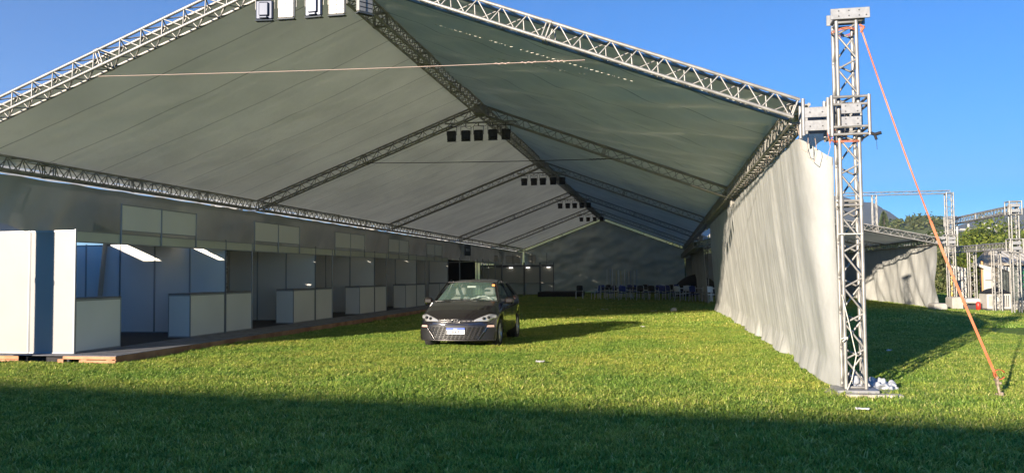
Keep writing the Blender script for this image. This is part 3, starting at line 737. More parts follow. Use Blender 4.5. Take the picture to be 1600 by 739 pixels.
M['amber'] = mat('peach_lamp', (.75, .5, .42), .25, .3)
car = thing('parked_car', 'black compact hatchback parked on the lawn facing the camera', 'car')
# local: front at -y, x right, built on stations along y. each station: y, half width, z bottom, z belt, half width at roof, z roof(or hood) height
ST = [ # y, hw_low, hw_belt, z_low, z_belt, hw_top, z_top
 (-1.935, .30, .30, .26, .46, .24, .54), (-1.91, .45, .45, .22, .48, .38, .575), (-1.86, .61, .60, .20, .53, .50, .625), (-1.80, .715, .70, .19, .575, .58, .68),
 (-1.73, .79, .77, .19, .63, .645, .735), (-1.6, .85, .84, .19, .72, .70, .81),
 (-1.3, .86, .86, .19, .82, .74, .91), (-.98, .86, .86, .19, .885, .77, .985), (-.8, .86, .86, .19, .90, .765, 1.03), (-.5, .86, .86, .19, .915, .66, 1.235), (-.2, .86, .86, .19, .925, .59, 1.41),
 (.15, .86, .86, .19, .94, .575, 1.465), (.6, .86, .86, .19, .955, .575, 1.475), (1.05, .86, .86, .19, .975, .56, 1.455), (1.45, .85, .855, .19, .995, .54, 1.40), (1.7, .84, .84, .20, 1.01, .51, 1.30), (1.92, .82, .80, .22, 1.01, .55, 1.06), (2.05, .74, .72, .28, .92, .55, .95)]
def interp(y):
    if y <= ST[0][0]: return ST[0][1:]
    for a, b in zip(ST[:-1], ST[1:]):
        if a[0] <= y <= b[0]:
            t = (y-a[0])/(b[0]-a[0]); return tuple(p+(q-p)*t for p, q in zip(a[1:], b[1:]))
    return ST[-1][1:]
WY = (-1.17, 1.40); WR = .315
def section(y, split):
    hl, hb, zl, zb, ht, zt = interp(y)
    pts = [(0, zl), (hl*.80, zl), (hl*.97, zl+.06), (hl, zl+.20), (hl*.985+.012, (zl+zb)/2+.05), (hb+.004, zb-.13), (hb-.005, zb-.03), (hb-.03, zb)]
    if split == 'low': return pts
    return [(hb-.03, zb), ((hb-.03)*.55+ht*.45, zb+(zt-zb)*.45), (ht+.02, zt-(zt-zb)*.12), (ht-.05, zt-.022*(zt > 1)), (ht*.6, zt+.015), (0, zt+.022)]
def loft(ys, split, keep=None):
    mb = MB(); secs = []
    for y in ys:
        half = section(y, split); full = [(x, y, z) for x, z in half]
        full = ([(-x, y, z) for x, z in reversed(half)] + full[1:]) if split == 'low' else full
        secs.append(full)
    if split == 'low':
        n = len(secs[0])
        for sdir in (1,):
            pass
    return secs
ys = sorted(set([s[0] for s in ST]+[-1.935+i*.06 for i in range(67)]))
ys = [y for y in ys if y <= 2.05]
# body shell: ring of 26 points per station, wheel arches cut by lifting the sill
def ring(y):
    lo = section(y, 'low'); hi = section(y, 'hi')
    arch = 0
    for wy in WY:
        d = abs(y-wy)
        if d < WR+.06: arch = max(arch, .315+math.sqrt(max(0, (WR+.06)**2-d*d)))
    half = list(lo)+list(hi[1:])
    out = []
    for k, (x, z) in enumerate(half):
        if arch and 0 < k <= 7 and z < arch:
            if k <= 2: x = x*.72; z = max(z, .30)
            else: z = arch; x = min(x, interp(y)[0]+.004) if k > 3 else .80*x
        out.append((x, z))
    return [(x, y, z) for x, z in out] + [(-x, y, z) for x, z in reversed(out[1:-1])]
rings = [ring(y) for y in ys]; N = len(rings[0]); lo_n = 8
body = MB(); vs = [p for r_ in rings for p in r_]; fs = []
GLASS = set()
for j in range(len(rings)-1):
    ym = (ys[j]+ys[j+1])/2
    for i in range(N):
        i2 = (i+1) % N
        k = i if i < 12 else N-1-i              # half-profile segment index k..k+1
        glass = False
        if k in (7, 8, 9) and -.62 < ym < 1.55: glass = abs(ym-.42) > .05 and not (k == 9 and ym < 99 and True) 
        if k in (7, 8) and ym < -.62: glass = False
        if k in (10, 11) and -.90 < ym < -.20: glass = True            # windscreen
        if k in (10, 11) and 1.66 < ym < 1.92: glass = True            # rear window
        (GLASS.add((j, i)) if glass else fs.append((j*N+i, j*N+i2, (j+1)*N+i2, (j+1)*N+i)))
fs.append(tuple(range(N))); fs.append(tuple((len(rings)-1)*N+i for i in reversed(range(N))))
body.add(vs, fs, True); bo_ = fix_normals(body.build('body', M['paint'], car))
for p in bo_.data.polygons:
    if len(p.vertices) > 4: p.use_smooth = False
def glass_part(name, cond):
    g = MB(); ff = []
    for j, i in GLASS:
        ym = (ys[j]+ys[j+1])/2; i2 = (i+1) % N
        if cond(ym, i): ff.append((j*N+i, j*N+i2, (j+1)*N+i2, (j+1)*N+i))
    used_ = sorted({a for f in ff for a in f}); mp = {a: n for n, a in enumerate(used_)}
    g.add([vs[a] for a in used_], [tuple(mp[a] for a in f) for f in ff], True)
    return g.build(name, M['gl'], car)
seg = lambda i: i if i < 12 else N-1-i
glass_part('windscreen', lambda y, i: seg(i) > 9 and y < 0)
glass_part('rear_window', lambda y, i: seg(i) > 9 and y > 0)
glass_part('side_window', lambda y, i: seg(i) <= 9 and i < 12)
glass_part('side_window', lambda y, i: seg(i) <= 9 and i >= 12)
# pillars
mb = MB()
for s in (-1, 1): mb.path([(s*.775, -.84, 1.0), (s*.675, -.5, 1.24), (s*.605, -.2, 1.415), (s*.59, .15, 1.46)], .022, 6); mb.path([(s*.83, .42, .95), (s*.60, .42, 1.45)], .026, 6); mb.path([(s*.84, 1.5, 1.0), (s*.56, 1.42, 1.39)], .05, 6)
mb.path([(-.775, -.84, 1.0), (-.74, -.86, 1.0), (0, -.92, 1.015), (.74, -.86, 1.0)], .018, 6); mb.path([(-.585, -.19, 1.425), (0, -.21, 1.445), (.585, -.19, 1.425)], .014, 6)
mb.build('pillars', M['plast'], car)
# grille and front trim: surfaces follow the nose
def nose(x, z): return -1.945+.20*(abs(x)/.80)**2.6+.06*max(0, z-.46)/.2
def nose_poly(poly, off, name, m, parent=car, th=.012, div=10):
    mb = MB(); vs = []
    for xl, xr, z in poly:
        for i in range(div+1):
            x = xl+(xr-xl)*i/div; vs.append((x, nose(x, z)-off, z))
    for xl, xr, z in poly:
        for i in range(div+1):
            x = xl+(xr-xl)*i/div; vs.append((x, nose(x, z)-off+th+.02, z))
    w_ = div+1; h_ = len(poly); fs = []
    for r_ in range(h_-1):
        for i in range(div):
            a = r_*w_+i; fs.append((a, a+1, a+w_+1, a+w_)); b = a+h_*w_; fs.append((b, b+w_, b+w_+1, b+1))
    for r_ in range(h_-1):
        a = r_*w_; b = a+h_*w_; fs.append((a, a+w_, b+w_, b)); a += div; b += div; fs.append((a, b, b+w_, a+w_))
    for i in range(div):
        a = i; b = i+h_*w_; fs.append((a, b, b+1, a+1)); a = (h_-1)*w_+i; b = a+h_*w_; fs.append((a, a+1, b+1, b))
    mb.add(vs, fs); return fix_normals(mb.build(name, m, parent))
nose_poly([(-.835, .835, .165), (-.86, .86, .22), (-.865, .865, .36), (-.84, .84, .50), (-.80, .80, .545)], .015, 'bumper', M['paint'], div=24)
gr_ = nose_poly([(-.44, .44, .205), (-.48, .48, .23), (-.64, .64, .46), (-.66, .66, .49), (-.60, .60, .505)], .032, 'grille', M['plast'], div=20)
mb = MB(); random.seed(3)
for r_ in range(7):
    z = .222+r_*.039; lim = .45+(z-.205)*.75; x = -lim+(.045 if r_ % 2 else 0)
    while x < lim-.05:
        if not (-.22 < x+.03 < .215 and .305 < z < .47):
            yy = nose(x+.03, z)-.052; dz = .0135
            mb.add([(x, nose(x, z)-.034, z-dz), (x+.074, nose(x+.072, z)-.034, z-dz), (x+.055, yy, z+dz), (x+.018, yy, z+dz), (x+.036, yy-.012, z-.004)], [(0, 1, 4), (1, 2, 4), (2, 3, 4), (3, 0, 4)])
        x += .09
mb.build('grille_scales', M['grille'], gr_)
for s in (-1, 1):
    nose_poly([(s*.54, s*.80, .20), (s*.69, s*.845, .44)] if s > 0 else [(s*.80, s*.54, .20), (s*.845, s*.69, .44)], .034, 'air_intake', M['plast'], div=6)
    nose_poly([(s*.665, s*.82, .465), (s*.68, s*.81, .505)] if s > 0 else [(s*.82, s*.665, .465), (s*.81, s*.68, .505)], .036, 'daytime_lamp', M['amber'], div=4)
    mb = MB(); mb.path([(s*.49, nose(.49, .2)-.045, .20), (s*.665, nose(.665, .45)-.045, .45)], .008, 5); mb.build('intake_trim', M['chrome'], car)
    hlv = []; M_ = 16
    for i in range(M_+1):
        t = i/M_; x = .40+.445*t; y = nose(min(x, .78), .62)-.050+.55*max(0, t-.62)**1.3; zc = .600+.085*t**.8; hh = .014+.062*min(1, t*1.5)**.9*(1-.75*max(0, t-.72)/.28)
        for dz in (-1, 0, 1): hlv.append((s*x, y+.035*(dz+1)*(hh/.07), zc+hh*dz))
    mb = MB(); fs_ = []
    for i in range(M_):
        for k in range(2): a = i*3+k; fs_.append((a, a+3, a+4, a+1))
    mb.add(hlv, fs_, True); h = mb.build('headlight', M['hl'], car); sd_ = h.modifiers.new('thick', 'SOLIDIFY'); sd_.thickness = .02; sd_.offset = 0
    for q in (.60, .70): MB().lathe([(0, -.02), (.026, -.016), (.034, .02)], (s*q, nose(q, .64)-.06, .650+.02*(q > .65)), 'y', 14).build('reflector', M['plast'], h)
nose_poly([(-.44, .44, .578), (-.42, .42, .618)], .022, 'upper_slot', M['plast'], div=12)
mb = MB(); mb.path([(x, nose(x, .57)-.03, .572) for x in [-.50+i*.0769 for i in range(14)]], .007, 5); mb.build('hood_trim', M['chrome'], car)
mb = MB(); mb.path([(x, nose(x, .62)-.03, .624) for x in [-.46+i*.0766 for i in range(13)]], .006, 5); mb.build('hood_trim', M['chrome'], car)
for x in (-.38, -.28, -.18, .18, .28, .38): MB().bbox((x-.035, nose(x, .6)-.034, .586), (x+.035, nose(x, .6)-.020, .610), .003).build('slot_insert', M['grille'], car)
by = nose(0, .6)-.05
bd = MB(); bd.path([(.092*math.cos(a), by, .598+.046*math.sin(a)) for a in [i*math.pi/12 for i in range(25)]], .009, 6)
bd.path([(-.045, by-.003, .568), (-.022, by-.003, .63)], .008, 5); bd.path([(.022, by-.003, .568), (.045, by-.003, .63)], .008, 5); bd.path([(-.034, by-.004, .594), (.034, by-.004, .604)], .007, 5)
bd.build('badge', M['chrome'], car)
pl = MB().bbox((-.205, -2.0, .315), (.205, -1.985, .455), .004).build('number_plate', M['plw'], car)
MB().box((-.205, -2.003, .415), (.205, -2.0005, .454)).build('blue_strip', M['plb'], pl)
def text(s, size, loc, rot, m, parent, name='lettering', bold=.0):
    c = bpy.data.curves.new(name, 'FONT'); c.body = s; c.size = size; c.align_x = 'CENTER'; c.extrude = .001; c.offset = bold
    o = bpy.data.objects.new('tmp', c); COL.objects.link(o); dg = bpy.context.evaluated_depsgraph_get(); me = bpy.data.meshes.new_from_object(o.evaluated_get(dg))
    bpy.data.objects.remove(o); me.materials.clear(); me.materials.append(m)
    me.transform(Matrix.Translation(loc) @ Matrix.Rotation(rot[2], 4, 'Z') @ Matrix.Rotation(rot[0], 4, 'X'))
    ob = bpy.data.objects.new(name, me); COL.objects.link(ob); ob.parent = parent
    ob.matrix_parent_inverse = Matrix.Translation(-WT.get(parent.name, Vector((0, 0, 0)))); return ob
text('ECB4A11', .105, (0, -2.002, .328), (math.pi/2, 0, 0), M['plk'], pl, bold=.002)
text('BRASIL', .030, (0, -2.0045, .424), (math.pi/2, 0, 0), M['plw'], pl)
# bumper lip
mb = MB(); mb.path([(x, nose(x, .2)-.035, .185) for x in [-.80+i*.08 for i in range(21)]], .013, 6); mb.build('bumper_lip', M['grille'], car)
# cowl, wipers, mirrors, interior
for s in (-1, 1):
    mm_ = MB().bbox((s*.86, -.68, .93), (s*1.07, -.53, 1.08), .04); mm_.tube((s*.80, -.60, .95), (s*.90, -.59, .96), .022, 6); mm_.build('mirror', M['paint'], car)
    MB().bbox((s*.875, -.2, .84), (s*.885, -.02, .865), .004).build('door_handle', M['chrome'], car)
    mb = MB(); mb.path([(s*.868, -.62, .28), (s*.872, -.62, .60), (s*.862, -.62, .88)], .003, 4); mb.path([(s*.868, .42, .28), (s*.872, .42, .6), (s*.862, .42, .9)], .003, 4); mb.build('door_gap', M['plast'], car)
mb = MB(); mb.path([(-.55, -.90, 1.025), (-.1, -.84, 1.04), (.35, -.80, 1.055)], .007, 5); mb.build('wiper', M['plast'], car); mb = MB(); mb.path([(.1, -.90, 1.025), (.45, -.83, 1.03)], .007, 5); mb.build('wiper', M['plast'], car)
ca = MB(); ca.bbox((-.70, -.80, .80), (.70, -.45, 1.0), .05); ca.bbox((-.72, .2, .35), (.72, 1.5, .5), .05); ca.build('dashboard', M['inter'], car)
for s in (-1, 1):
    st2 = MB(); st2.bbox((s*.36-.24, .10, .45), (s*.36+.24, .24, 1.08), .06, Matrix.Translation((0, 0, 0)) ); st2.bbox((s*.36-.13, .14, 1.10), (s*.36+.13, .23, 1.30), .05); st2.bbox((s*.36-.24, -.35, .42), (s*.36+.24, .15, .58), .05)
    st2.build('car_seat', M['seat'], car)
def crump(s, t):
    x = .02+.58*s; return (x, -.62+.14*t+.03*nz(s*8, t*4, 2), 1.0+.12*math.sin(math.pi*s)*(1-.4*t)*(.6+.5*s)+.04*nz(s*7, t*7, 5)+.05*t)
mb = MB(); mb.grid(crump, 24, 8); so_ = mb.build('sunshade', M['shade'], car); sd_ = so_.modifiers.new('t', 'SOLIDIFY'); sd_.thickness = .006
MB().bbox((-.09, -.36, 1.30), (.13, -.33, 1.345), .012).build('rear_view_mirror', M['shade'], car)
MB().bbox((.50, -.295, 1.335), (.57, -.29, 1.375), .002).build('sticker', M['orange'], car)
mb = MB(); mb.path([(.12, 1.1, 1.47), (.12, 1.17, 1.60)], .006, 5); mb.build('aerial', M['plast'], car)
# wheels
for s in (-1, 1):
    for wy in WY:
        t = MB().lathe([(.20, -.09), (.295, -.10), (WR, -.07), (WR, .07), (.295, .10), (.20, .09)], (s*.755, wy, WR-.015), 'x', 28)
        wl_ = t.build('wheel', M['tyre'], car)
        rm = MB().lathe([(.205, .085*s), (.195, .03*s), (.16, .02*s), (0, .02*s)], (s*.755, wy, WR-.015), 'x', 28)
        for k in range(5):
            a = k*2*math.pi/5+.3
            for da in (-.13, .13):
                c_ = Vector((s*(.755+.075), wy, WR-.015)); rm.tube(c_+Vector((0, .03*math.cos(a), .03*math.sin(a))), c_+Vector((0, .2*math.cos(a+da), .2*math.sin(a+da))), .014, 6)
        rm.lathe([(.208, .08*s), (.216, .093*s), (.208, .1*s)], (s*.755, wy, WR-.015), 'x', 28)
        rm.lathe([(.0, .09*s), (.04, .09*s), (.045, .06*s)], (s*.755, wy, WR-.015), 'x', 12)
        rm.build('rim', M['rim'], wl_)
        MB().lathe([(.34, -.0*s), (.34, -.12*s), (.0, -.13*s)], (s*.72, wy, WR+.01), 'x', 20).build('wheel_well', M['plast'], car)
# tail lights, rear plate (seen only from other sides)
for s in (-1, 1): MB().bbox((s*.58, 1.98, .82), (s*.80, 2.03, .96), .02).build('tail_light', mat('tail_red', (.35, .01, .01), .2), car)
car.location = (-4.50, 19.50, .0); car.rotation_euler = (0, 0, R(1.2))

# ------------------------------------------------------------------ chairs, tables and clutter at the back
M['chw'] = mat('chair_white', (.85, .85, .86), .45); M['chb'] = mat('chair_blue', (.04, .07, .32), .6); M['chk'] = mat('chair_black', (.015, .015, .02), .6)
def chair(kind):
    c = thing('chair', 'x', 'chair'); fm = M['chw']; um = {'b': M['chb'], 'k': M['chk'], 'w': M['chw']}[kind]
    for sx in (-1, 1):
        MB().path([(sx*.22, -.22, 0), (sx*.22, -.20, .45)], .016, 6).build('leg', fm, c)
        MB().path([(sx*.22, .24, 0), (sx*.21, .18, .45), (sx*.20, .24, .88)], .016, 6).build('leg', fm, c)
    MB().bbox((-.23, -.22, .43), (.23, .20, .47), .02).build('seat', um, c)
    def bk(s, t): return (-.2+.4*s, .20+.05*t+.04*math.cos((s-.5)*3), .56+.30*t+.03*math.sin(math.pi*s)*t)
    mb = MB(); mb.grid(bk, 8, 4); o = mb.build('backrest', um, c); sd_ = o.modifiers.new('t', 'SOLIDIFY'); sd_.thickness = .02
    return c
cp = {k: chair(k) for k in 'bkw'}; cu = set(); random.seed(11)
def put_chair(k, x, y, rz, lb, grp='chairs around the tables at the back of the tent'):
    o = cp[k] if k not in cu else copy_tree(cp[k]); cu.add(k)
    o.location = (x, y, 0); o.rotation_euler = (0, 0, rz); tag(o, lb, 'chair', grp)
us = [(905, 'k', 53), (931, 'b', 51), (940, 'b', 53.5), (953, 'b', 50.5), (962, 'k', 52), (972, 'b', 49.8), (983, 'k', 51.5), (992, 'b', 53), (1000, 'k', 49.5), (1009, 'b', 52), (1019, 'k', 50), (1029, 'b', 52.5), (1037, 'b', 49.5), (1047, 'b', 51), (1062, 'w', 47.2), (1072, 'w', 49), (1084, 'b', 46.8), (1094, 'w', 49), (1103, 'w', 46.4), (1110, 'w', 45.2)]
cn = {'b': 'blue-backed', 'k': 'black', 'w': 'white'}
for i, (u, k, y) in enumerate(us):
    where = ['alone at the left end of the row', 'left of the standing poles', 'behind the left poles', 'below the left poles', 'under the left half of the standing poles', 'below the middle of the poles', 'below the right poles', 'behind the right poles',
             'just right of the standing poles', 'behind, right of the poles', 'near the middle of the row', 'behind the middle of the row', 'just left of the white bag', 'above the white bag on the grass', 'under the black pile, leftmost white one', 'under the middle of the black pile', 'among the white chairs near the side wall', 'second white one from the side wall', 'beside the edge of the side wall', 'last of the row, half behind the side wall'][i]
    put_chair(k, ray_x(u, y), y, random.choice([0, .4, -.5, 3.1, 2.6, 1.4, -1.3])+random.uniform(-.3, .3), '%s chair %s' % (cn[k], where))
for i in range(10):
    u = 936+i*13.5+random.uniform(-3, 3); k = 'bkwbbkbwkb'[i]; y = random.uniform(53.5, 55.2)
    put_chair(k, ray_x(u, y), y, random.uniform(0, 6.2), '%s chair in the rearmost row of the cluster, %s from the left' % (cn[k], ['first', 'second', 'third', 'fourth', 'fifth', 'sixth', 'seventh', 'eighth', 'ninth', 'tenth'][i]))
def table(x, y, r, label, m):
    t = thing('round_table', label, 'table', (x, y, 0)); 
    MB().lathe([(0, .76), (r, .76), (r+.01, .74), (r, .72), (0, .72)], (x, y, 0), 'z', 28).build('tabletop', m, t)
    for a in (0.8, 2.4, 3.9, 5.5): MB().tube((x+r*.6*math.cos(a), y+r*.6*math.sin(a), 0), (x+r*.5*math.cos(a), y+r*.5*math.sin(a), .72), .018, 6).build('leg', M['chw'], t)
table(ray_x(945, 52), 52.2, .7, 'round dark table under the left side of the standing poles', M['chk'])
table(ray_x(978, 51), 50.6, .7, 'round dark table among the chairs below the poles', M['chk'])
table(ray_x(1022, 51), 51.0, .7, 'round dark table in the middle of the chair group', M['chk'])
table(ray_x(1078, 48), 48.0, .65, 'round white table among the white chairs by the side wall', M['chw'])
table(ray_x(1104, 47.4), 47.6, .65, 'round white table half hidden by the side wall', M['chw'])
# standing poles
random.seed(5)
M['pole_b'] = mat('blue_grey_pole', (.45, .52, .66), .4, .4); M['pole_y'] = mat('brass_pole', (.75, .65, .35), .4, .3)
for i, u in enumerate((948, 953, 957, 962, 967, 971, 975, 979, 983, 986, 990, 995)):
    y = 55.5+random.uniform(-.3, .3); x = ray_x(u, y); mm = M['pole_y'] if i in (3, 5) else (M['pole_b'] if i % 2 else M['chw'])
    mb = MB().tube((x, y, 0), (x+random.uniform(-.05, .05), y, random.uniform(1.75, 1.95)), .028, 7); mb.lathe([(0, 0), (.12, 0), (.12, .03), (0, .03)], (x, y, 0), 'z', 10)
    lb = 'yellowish metal pole standing among the pale ones behind the chairs' if mm is M['pole_y'] else ('blue-grey metal pole standing behind the chairs' if mm is M['pole_b'] else 'pale white pole standing behind the chairs')
    tag(mb.build('standing_pole', mm), lb, 'pole', {'pole_y': 0}.get('', 'yellowish poles behind the chairs' if mm is M['pole_y'] else 'blue-grey poles behind the chairs' if mm is M['pole_b'] else 'pale poles behind the chairs'))
# dark stage blocks and covered pile
MB_ = MB().bbox((-8.6, 57, 0), (-5.6, 60.2, .38), .03); tag(MB_.build('stage_platform', M['black']), 'low black stage platform on the ground left of the chairs', 'stage')
def pile(s, t):
    x = ray_x(1048, 57)+(3.3)*s; k = math.sin(math.pi*min(1, max(0, s*1.0)))**.4; y = 56.6+1.6*t
    return (x, y, (1.15+.35*math.sin(s*2.6)+.1*nz(s*6, t*3, 1))*k*math.sin(math.pi*min(1, max(0.0, t)))**.4)
mb = MB(); mb.grid(pile, 40, 14, False); tag(mb.build('covered_pile', M['black']), 'big pile under black cloth behind the white chairs at the right', 'pile')
# white bag, papers
def blob(name, x, y, r, h, m, label, cat, seed):
    mb = MB()
    def fn(s, t):
        a = s*2*math.pi; p = t*math.pi*.5; rr = r*(1+.3*nz(math.cos(a)*2, math.sin(a)*2, seed+t*2))
        return (x+rr*math.cos(a)*math.cos(p), y+rr*math.sin(a)*math.cos(p), h*math.sin(p)+.02*nz(s*9, t*9, seed))
    mb.grid(fn, 16, 8); return tag(mb.build(name, m), label, cat)
M['bag'] = mat('white_plastic_bag', (.68, .66, .62), .5, 0, bump=.5, bscale=12)
blob('plastic_bag', ray_x(1052, 35.2), 35.2, .15, .17, M['bag'], 'white plastic bag on the grass in front of the chairs', 'bag', 1)
def paper(u, v, Yd, w_, l_, label, seed):
    x = ray_x(u, Yd); mb = MB()
    def fn(s, t): return (x+(s-.5)*w_, Yd+(t-.5)*l_, .045+.03*nz(s*3, t*3, seed)+.02*abs(s-.5))
    mb.grid(fn, 8, 6); o = mb.build('paper_scrap', M['bag']); sd_ = o.modifiers.new('t', 'SOLIDIFY'); sd_.thickness = .002; return tag(o, label, 'litter')
paper(843, 568, 14.7, .16, .13, 'white paper scrap on the sunlit grass in front of the car', 1)
paper(1341, 648, 10.0, .15, .07, 'narrow white paper scrap at the shadow edge below the tower', 2)
paper(1003, 512, 24.6, .14, .1, 'small white scrap on the grass near the tip of the car shadow', 3)
paper(904, 484, 36.5, .16, .1, 'pale scrap on the shaded grass at the left', 4)
paper(944, 484, 36.5, .3, .1, 'long pale scrap on the shaded grass below the poles', 5)
paper(1021, 487, 34.9, .22, .12, 'pale scrap on the grass just left of the white bag', 6)
paper(1385, 545, 17.4, .1, .08, 'tiny white scrap on the shaded grass right of the tower', 7)

def cage(x, y, z0, z1, a, parent):
    sb = MB()
    for sx in (-1, 1):
        for sy in (-1, 1): sb.tube((x+sx*a, y+sy*a, z0-.02), (x+sx*a, y+sy*a, z1+.02), .026, 7)
    for z in (z0, z1):
        for k in (-1, 1): sb.tube((x+k*a, y-a, z), (x+k*a, y+a, z), .022, 7); sb.tube((x-a, y+k*a, z), (x+a, y+k*a, z), .022, 7)
    o = sb.build('sleeve_block', M['alu'], parent)
    MB().bbox((x-a*.7, y-a-.02, z0+.08), (x+a*.7, y-a-.005, z0+.2), .004).build('sleeve_plate', M['plate'], o); MB().bbox((x-a*.7, y-a-.02, z1-.2), (x+a*.7, y-a-.005, z1-.08), .004).build('sleeve_plate', M['plate'], o)
# ------------------------------------------------------------------ second tent on the right
t2 = thing('event_tent', 'smaller second tent in the right background with a low grey roof', 'tent', (7.1, 48, 0))
c2, hw2 = 6.4, 4.9; YA, YZ = 36.7, 62
def b2(x): return 2.68+(hw2-abs(x-c2))*.215
for y in (36.8, 45, 53.5, 62):
    for s in (-1, 1): lattice('rafter_truss', [((c2+s*hw2, y, b2(c2+hw2)+.16), (c2+s*.1, y, b2(c2)+.16))], M['alu'] if y < 40 else M['alu_dull'], t2, n=6, nd=4, bay=.45, w=.25)
for s in (-1, 1):
    lattice('eave_truss', [((c2+s*hw2, 37, 2.84), (c2+s*hw2, 62, 2.84))], M['alu_dull'], t2, n=6, nd=4, bay=.45)
    mb = MB(); mb.grid(lambda u, v, s=s: (c2+s*5.1*u, 36.95+25.3*v, b2(c2+s*5.1*u)+.31-.05*math.sin(u*3.14)), 16, 60); mb.build('roof_canopy', M['roof'], t2)
mb = MB(); truss(mb, (11.95, 37.4, 0), (11.95, 37.4, 4.9), up=(0, 1, 0), n=6, nd=4, bay=.45, w=.27); mb.build('tower_mast', M['alu'], t2)
cage(11.95, 37.4, 2.66, 3.1, .21, t2); MB().bbox((11.3, 37.26, 2.74), (11.72, 37.28, 2.86), .004).build('hinge_plate', M['plate'], t2); MB().bbox((11.3, 37.26, 2.92), (11.72, 37.28, 3.04), .004).build('hinge_plate', M['plate'], t2)
mb = MB(); truss(mb, (1.8+1.2, 62, 0), (3.0, 62, 3.2), up=(0, 1, 0), n=6, nd=4); mb.build('tower_mast', M['alu_dull'], t2)
def w2(s, t):
    y = 36.75+25*s; q = 1-t; e = math.exp(-((y-36.8)/1.2)**2)
    x = 11.25+.12*q+(.1+.28*q)*nz(y*.8+q*1.5, q*1.2-y*.2, 51)+.05*nz(y*2.2, q, 3)-.25*e*q
    return (x, y, .02+2.72*t-(.0 if t < .9 else .1*e))
sheet('tarpaulin_wall', M['wallw'], 'draped white tarpaulin side wall of the smaller tent in the right background', w2, 220, 24)
sheet('tarpaulin_wall', M['wallg'], 'shaded back wall closing the smaller tent', lambda s, t: (1.7+9.6*s, 62+.3*nz(s*6, t*2, 6), .02+(b2(1.7+9.6*s)-.05)*t), 40, 10)
gt = thing('gantry', 'tall thin truss gantry rising above the smaller tent', 'gantry', (10, 37.4, 4.9))
lattice('beam', [((5.0, 37.4, 4.92), (12.0, 37.4, 4.92))], M['alu'], gt, n=5, nd=4, w=.13, rc=.016, rd=.008, bay=.6)
lattice('post', [((8.98, 37.4, 3.3), (8.98, 37.4, 4.86), (0, 1, 0))], M['alu'], gt, n=5, nd=4, w=.17, rc=.022, rd=.008, bay=.9)
# stage frame
sf = thing('stage_gantry', 'double-decker silver truss frame standing beyond the orange strap', 'truss frame', (13.5, 37, 0))
def P3(u, v, Y): return (ray_x(u, Y), Y, ray_z(u, v, Y))
Lx = ray_x(1487, 40.5); Rx = ray_x(1586, 33.5)
LT, RT = 40.5, 33.5
zt_l = ray_z(1487, 347, LT); zt_r = ray_z(1586, 327, RT); zm_l = ray_z(1487, 391, LT); zm_r = ray_z(1586, 384, RT)
for (x, y, zt) in ((Lx, LT, zt_l+.15), (Rx, RT, zt_r+.2)): lattice('post', [((x, y, 0), (x, y, zt), (0, 1, 0))], M['alu'], sf, n=6, nd=4, bay=.4)
lattice('beam', [((Lx, LT, zt_l), (Rx, RT, zt_r))], M['alu'], sf, n=6, nd=4, bay=.35)
lattice('beam', [((Lx, LT, zm_l), (Rx, RT, zm_r))], M['alu'], sf, n=6, nd=4, bay=.35)
for t in (.36, .74):
    x = Lx+(Rx-Lx)*t; y = LT+(RT-LT)*t; z = zm_l+(zm_r-zm_l)*t
    lattice('post', [((x, y, 0), (x, y, z-.12), (0, 1, 0))], M['alu'], sf, n=6, nd=4, bay=.4)


cage(Rx, RT, zm_r-.24, zm_r+.24, .21, sf); cage(Rx, RT, zt_r-.2, zt_r+.28, .21, sf); cage(Lx, LT, zm_l-.24, zm_l+.24, .21, sf); cage(Lx, LT, zt_l-.2, zt_l+.24, .21, sf)
# concrete and foam blocks
M['conc'] = mat('pale_block', (.36, .34, .30), .8, 0, var=.12, vscale=3, bump=.3, bscale=12); M['concw'] = mat('whitewashed_board', (.46, .44, .40), .7, 0, var=.08, vscale=2)
M['dkg'] = mat('dark_crate', (.05, .05, .055), .6, 0, var=.2); M['greyb'] = mat('grey_box', (.22, .23, .25), .5)
def blk(u0, u1, vt, Y, depth, m, label, name='ballast_block', cat='block', z0=0, c=.05, grp=None):
    x0, x1 = ray_x(u0, Y), ray_x(u1, Y); z1 = ray_z((u0+u1)/2, vt, Y)
    o = MB().bbox((x0, Y, z0), (x1, Y+depth, z1), c).build(name, m); return tag(o, label, cat, grp)
blk(1458, 1479, 474, 36.2, .9, M['conc'], 'pale ballast block at the corner of the smaller tent')
blk(1486, 1506, 464, 36.8, .9, M['conc'], 'pale stacked block left of the white crate')
blk(1508, 1531, 466, 36.2, .8, M['concw'], 'white panel box with a dark underside beside the pale block', z0=.28)
blk(1509, 1531, 476, 36.3, .7, M['dkg'], 'dark crate under the white panel box', 'crate', 'crate', c=.02)
blk(1530, 1541, 474, 36.0, .5, M['dkg'], 'small dark crate left of the long white cabinet', 'crate', 'crate', c=.02)
tag(MB().lathe([(0, 0), (.09, 0), (.09, .3), (.05, .36), (0, .36)], (ray_x(1526, 35.9), 35.9, 0), 'z', 14).build('red_bottle', mat('red_plastic', (.45, .03, .02), .4)), 'small red container in front of the dark crate', 'container')
o = thing('cabinet', 'long white cabinet with black cloth on top in the right background', 'cabinet', (ray_x(1558, 35.5), 35.8, 0))
xa, xb_ = ray_x(1540, 35.5), ray_x(1579, 35.5)
MB().bbox((xa, 35.5, .08), (xb_, 36.4, .68), .03).build('body', M['concw'], o)
MB().bbox((xa+.06, 35.49, .2), (xa+.32, 35.497, .58), .003).build('door', M['conc'], o)
mb = MB(); 
for k in range(4): mb.box((xa+.55+k*.07, 35.488, .16), (xa+.58+k*.07, 35.498, .62))
mb.build('vent', M['dkg'], o); MB().bbox((xa-.05, 35.45, 0), (xb_+.05, 36.45, .08), .02).build('base', M['dkg'], o)
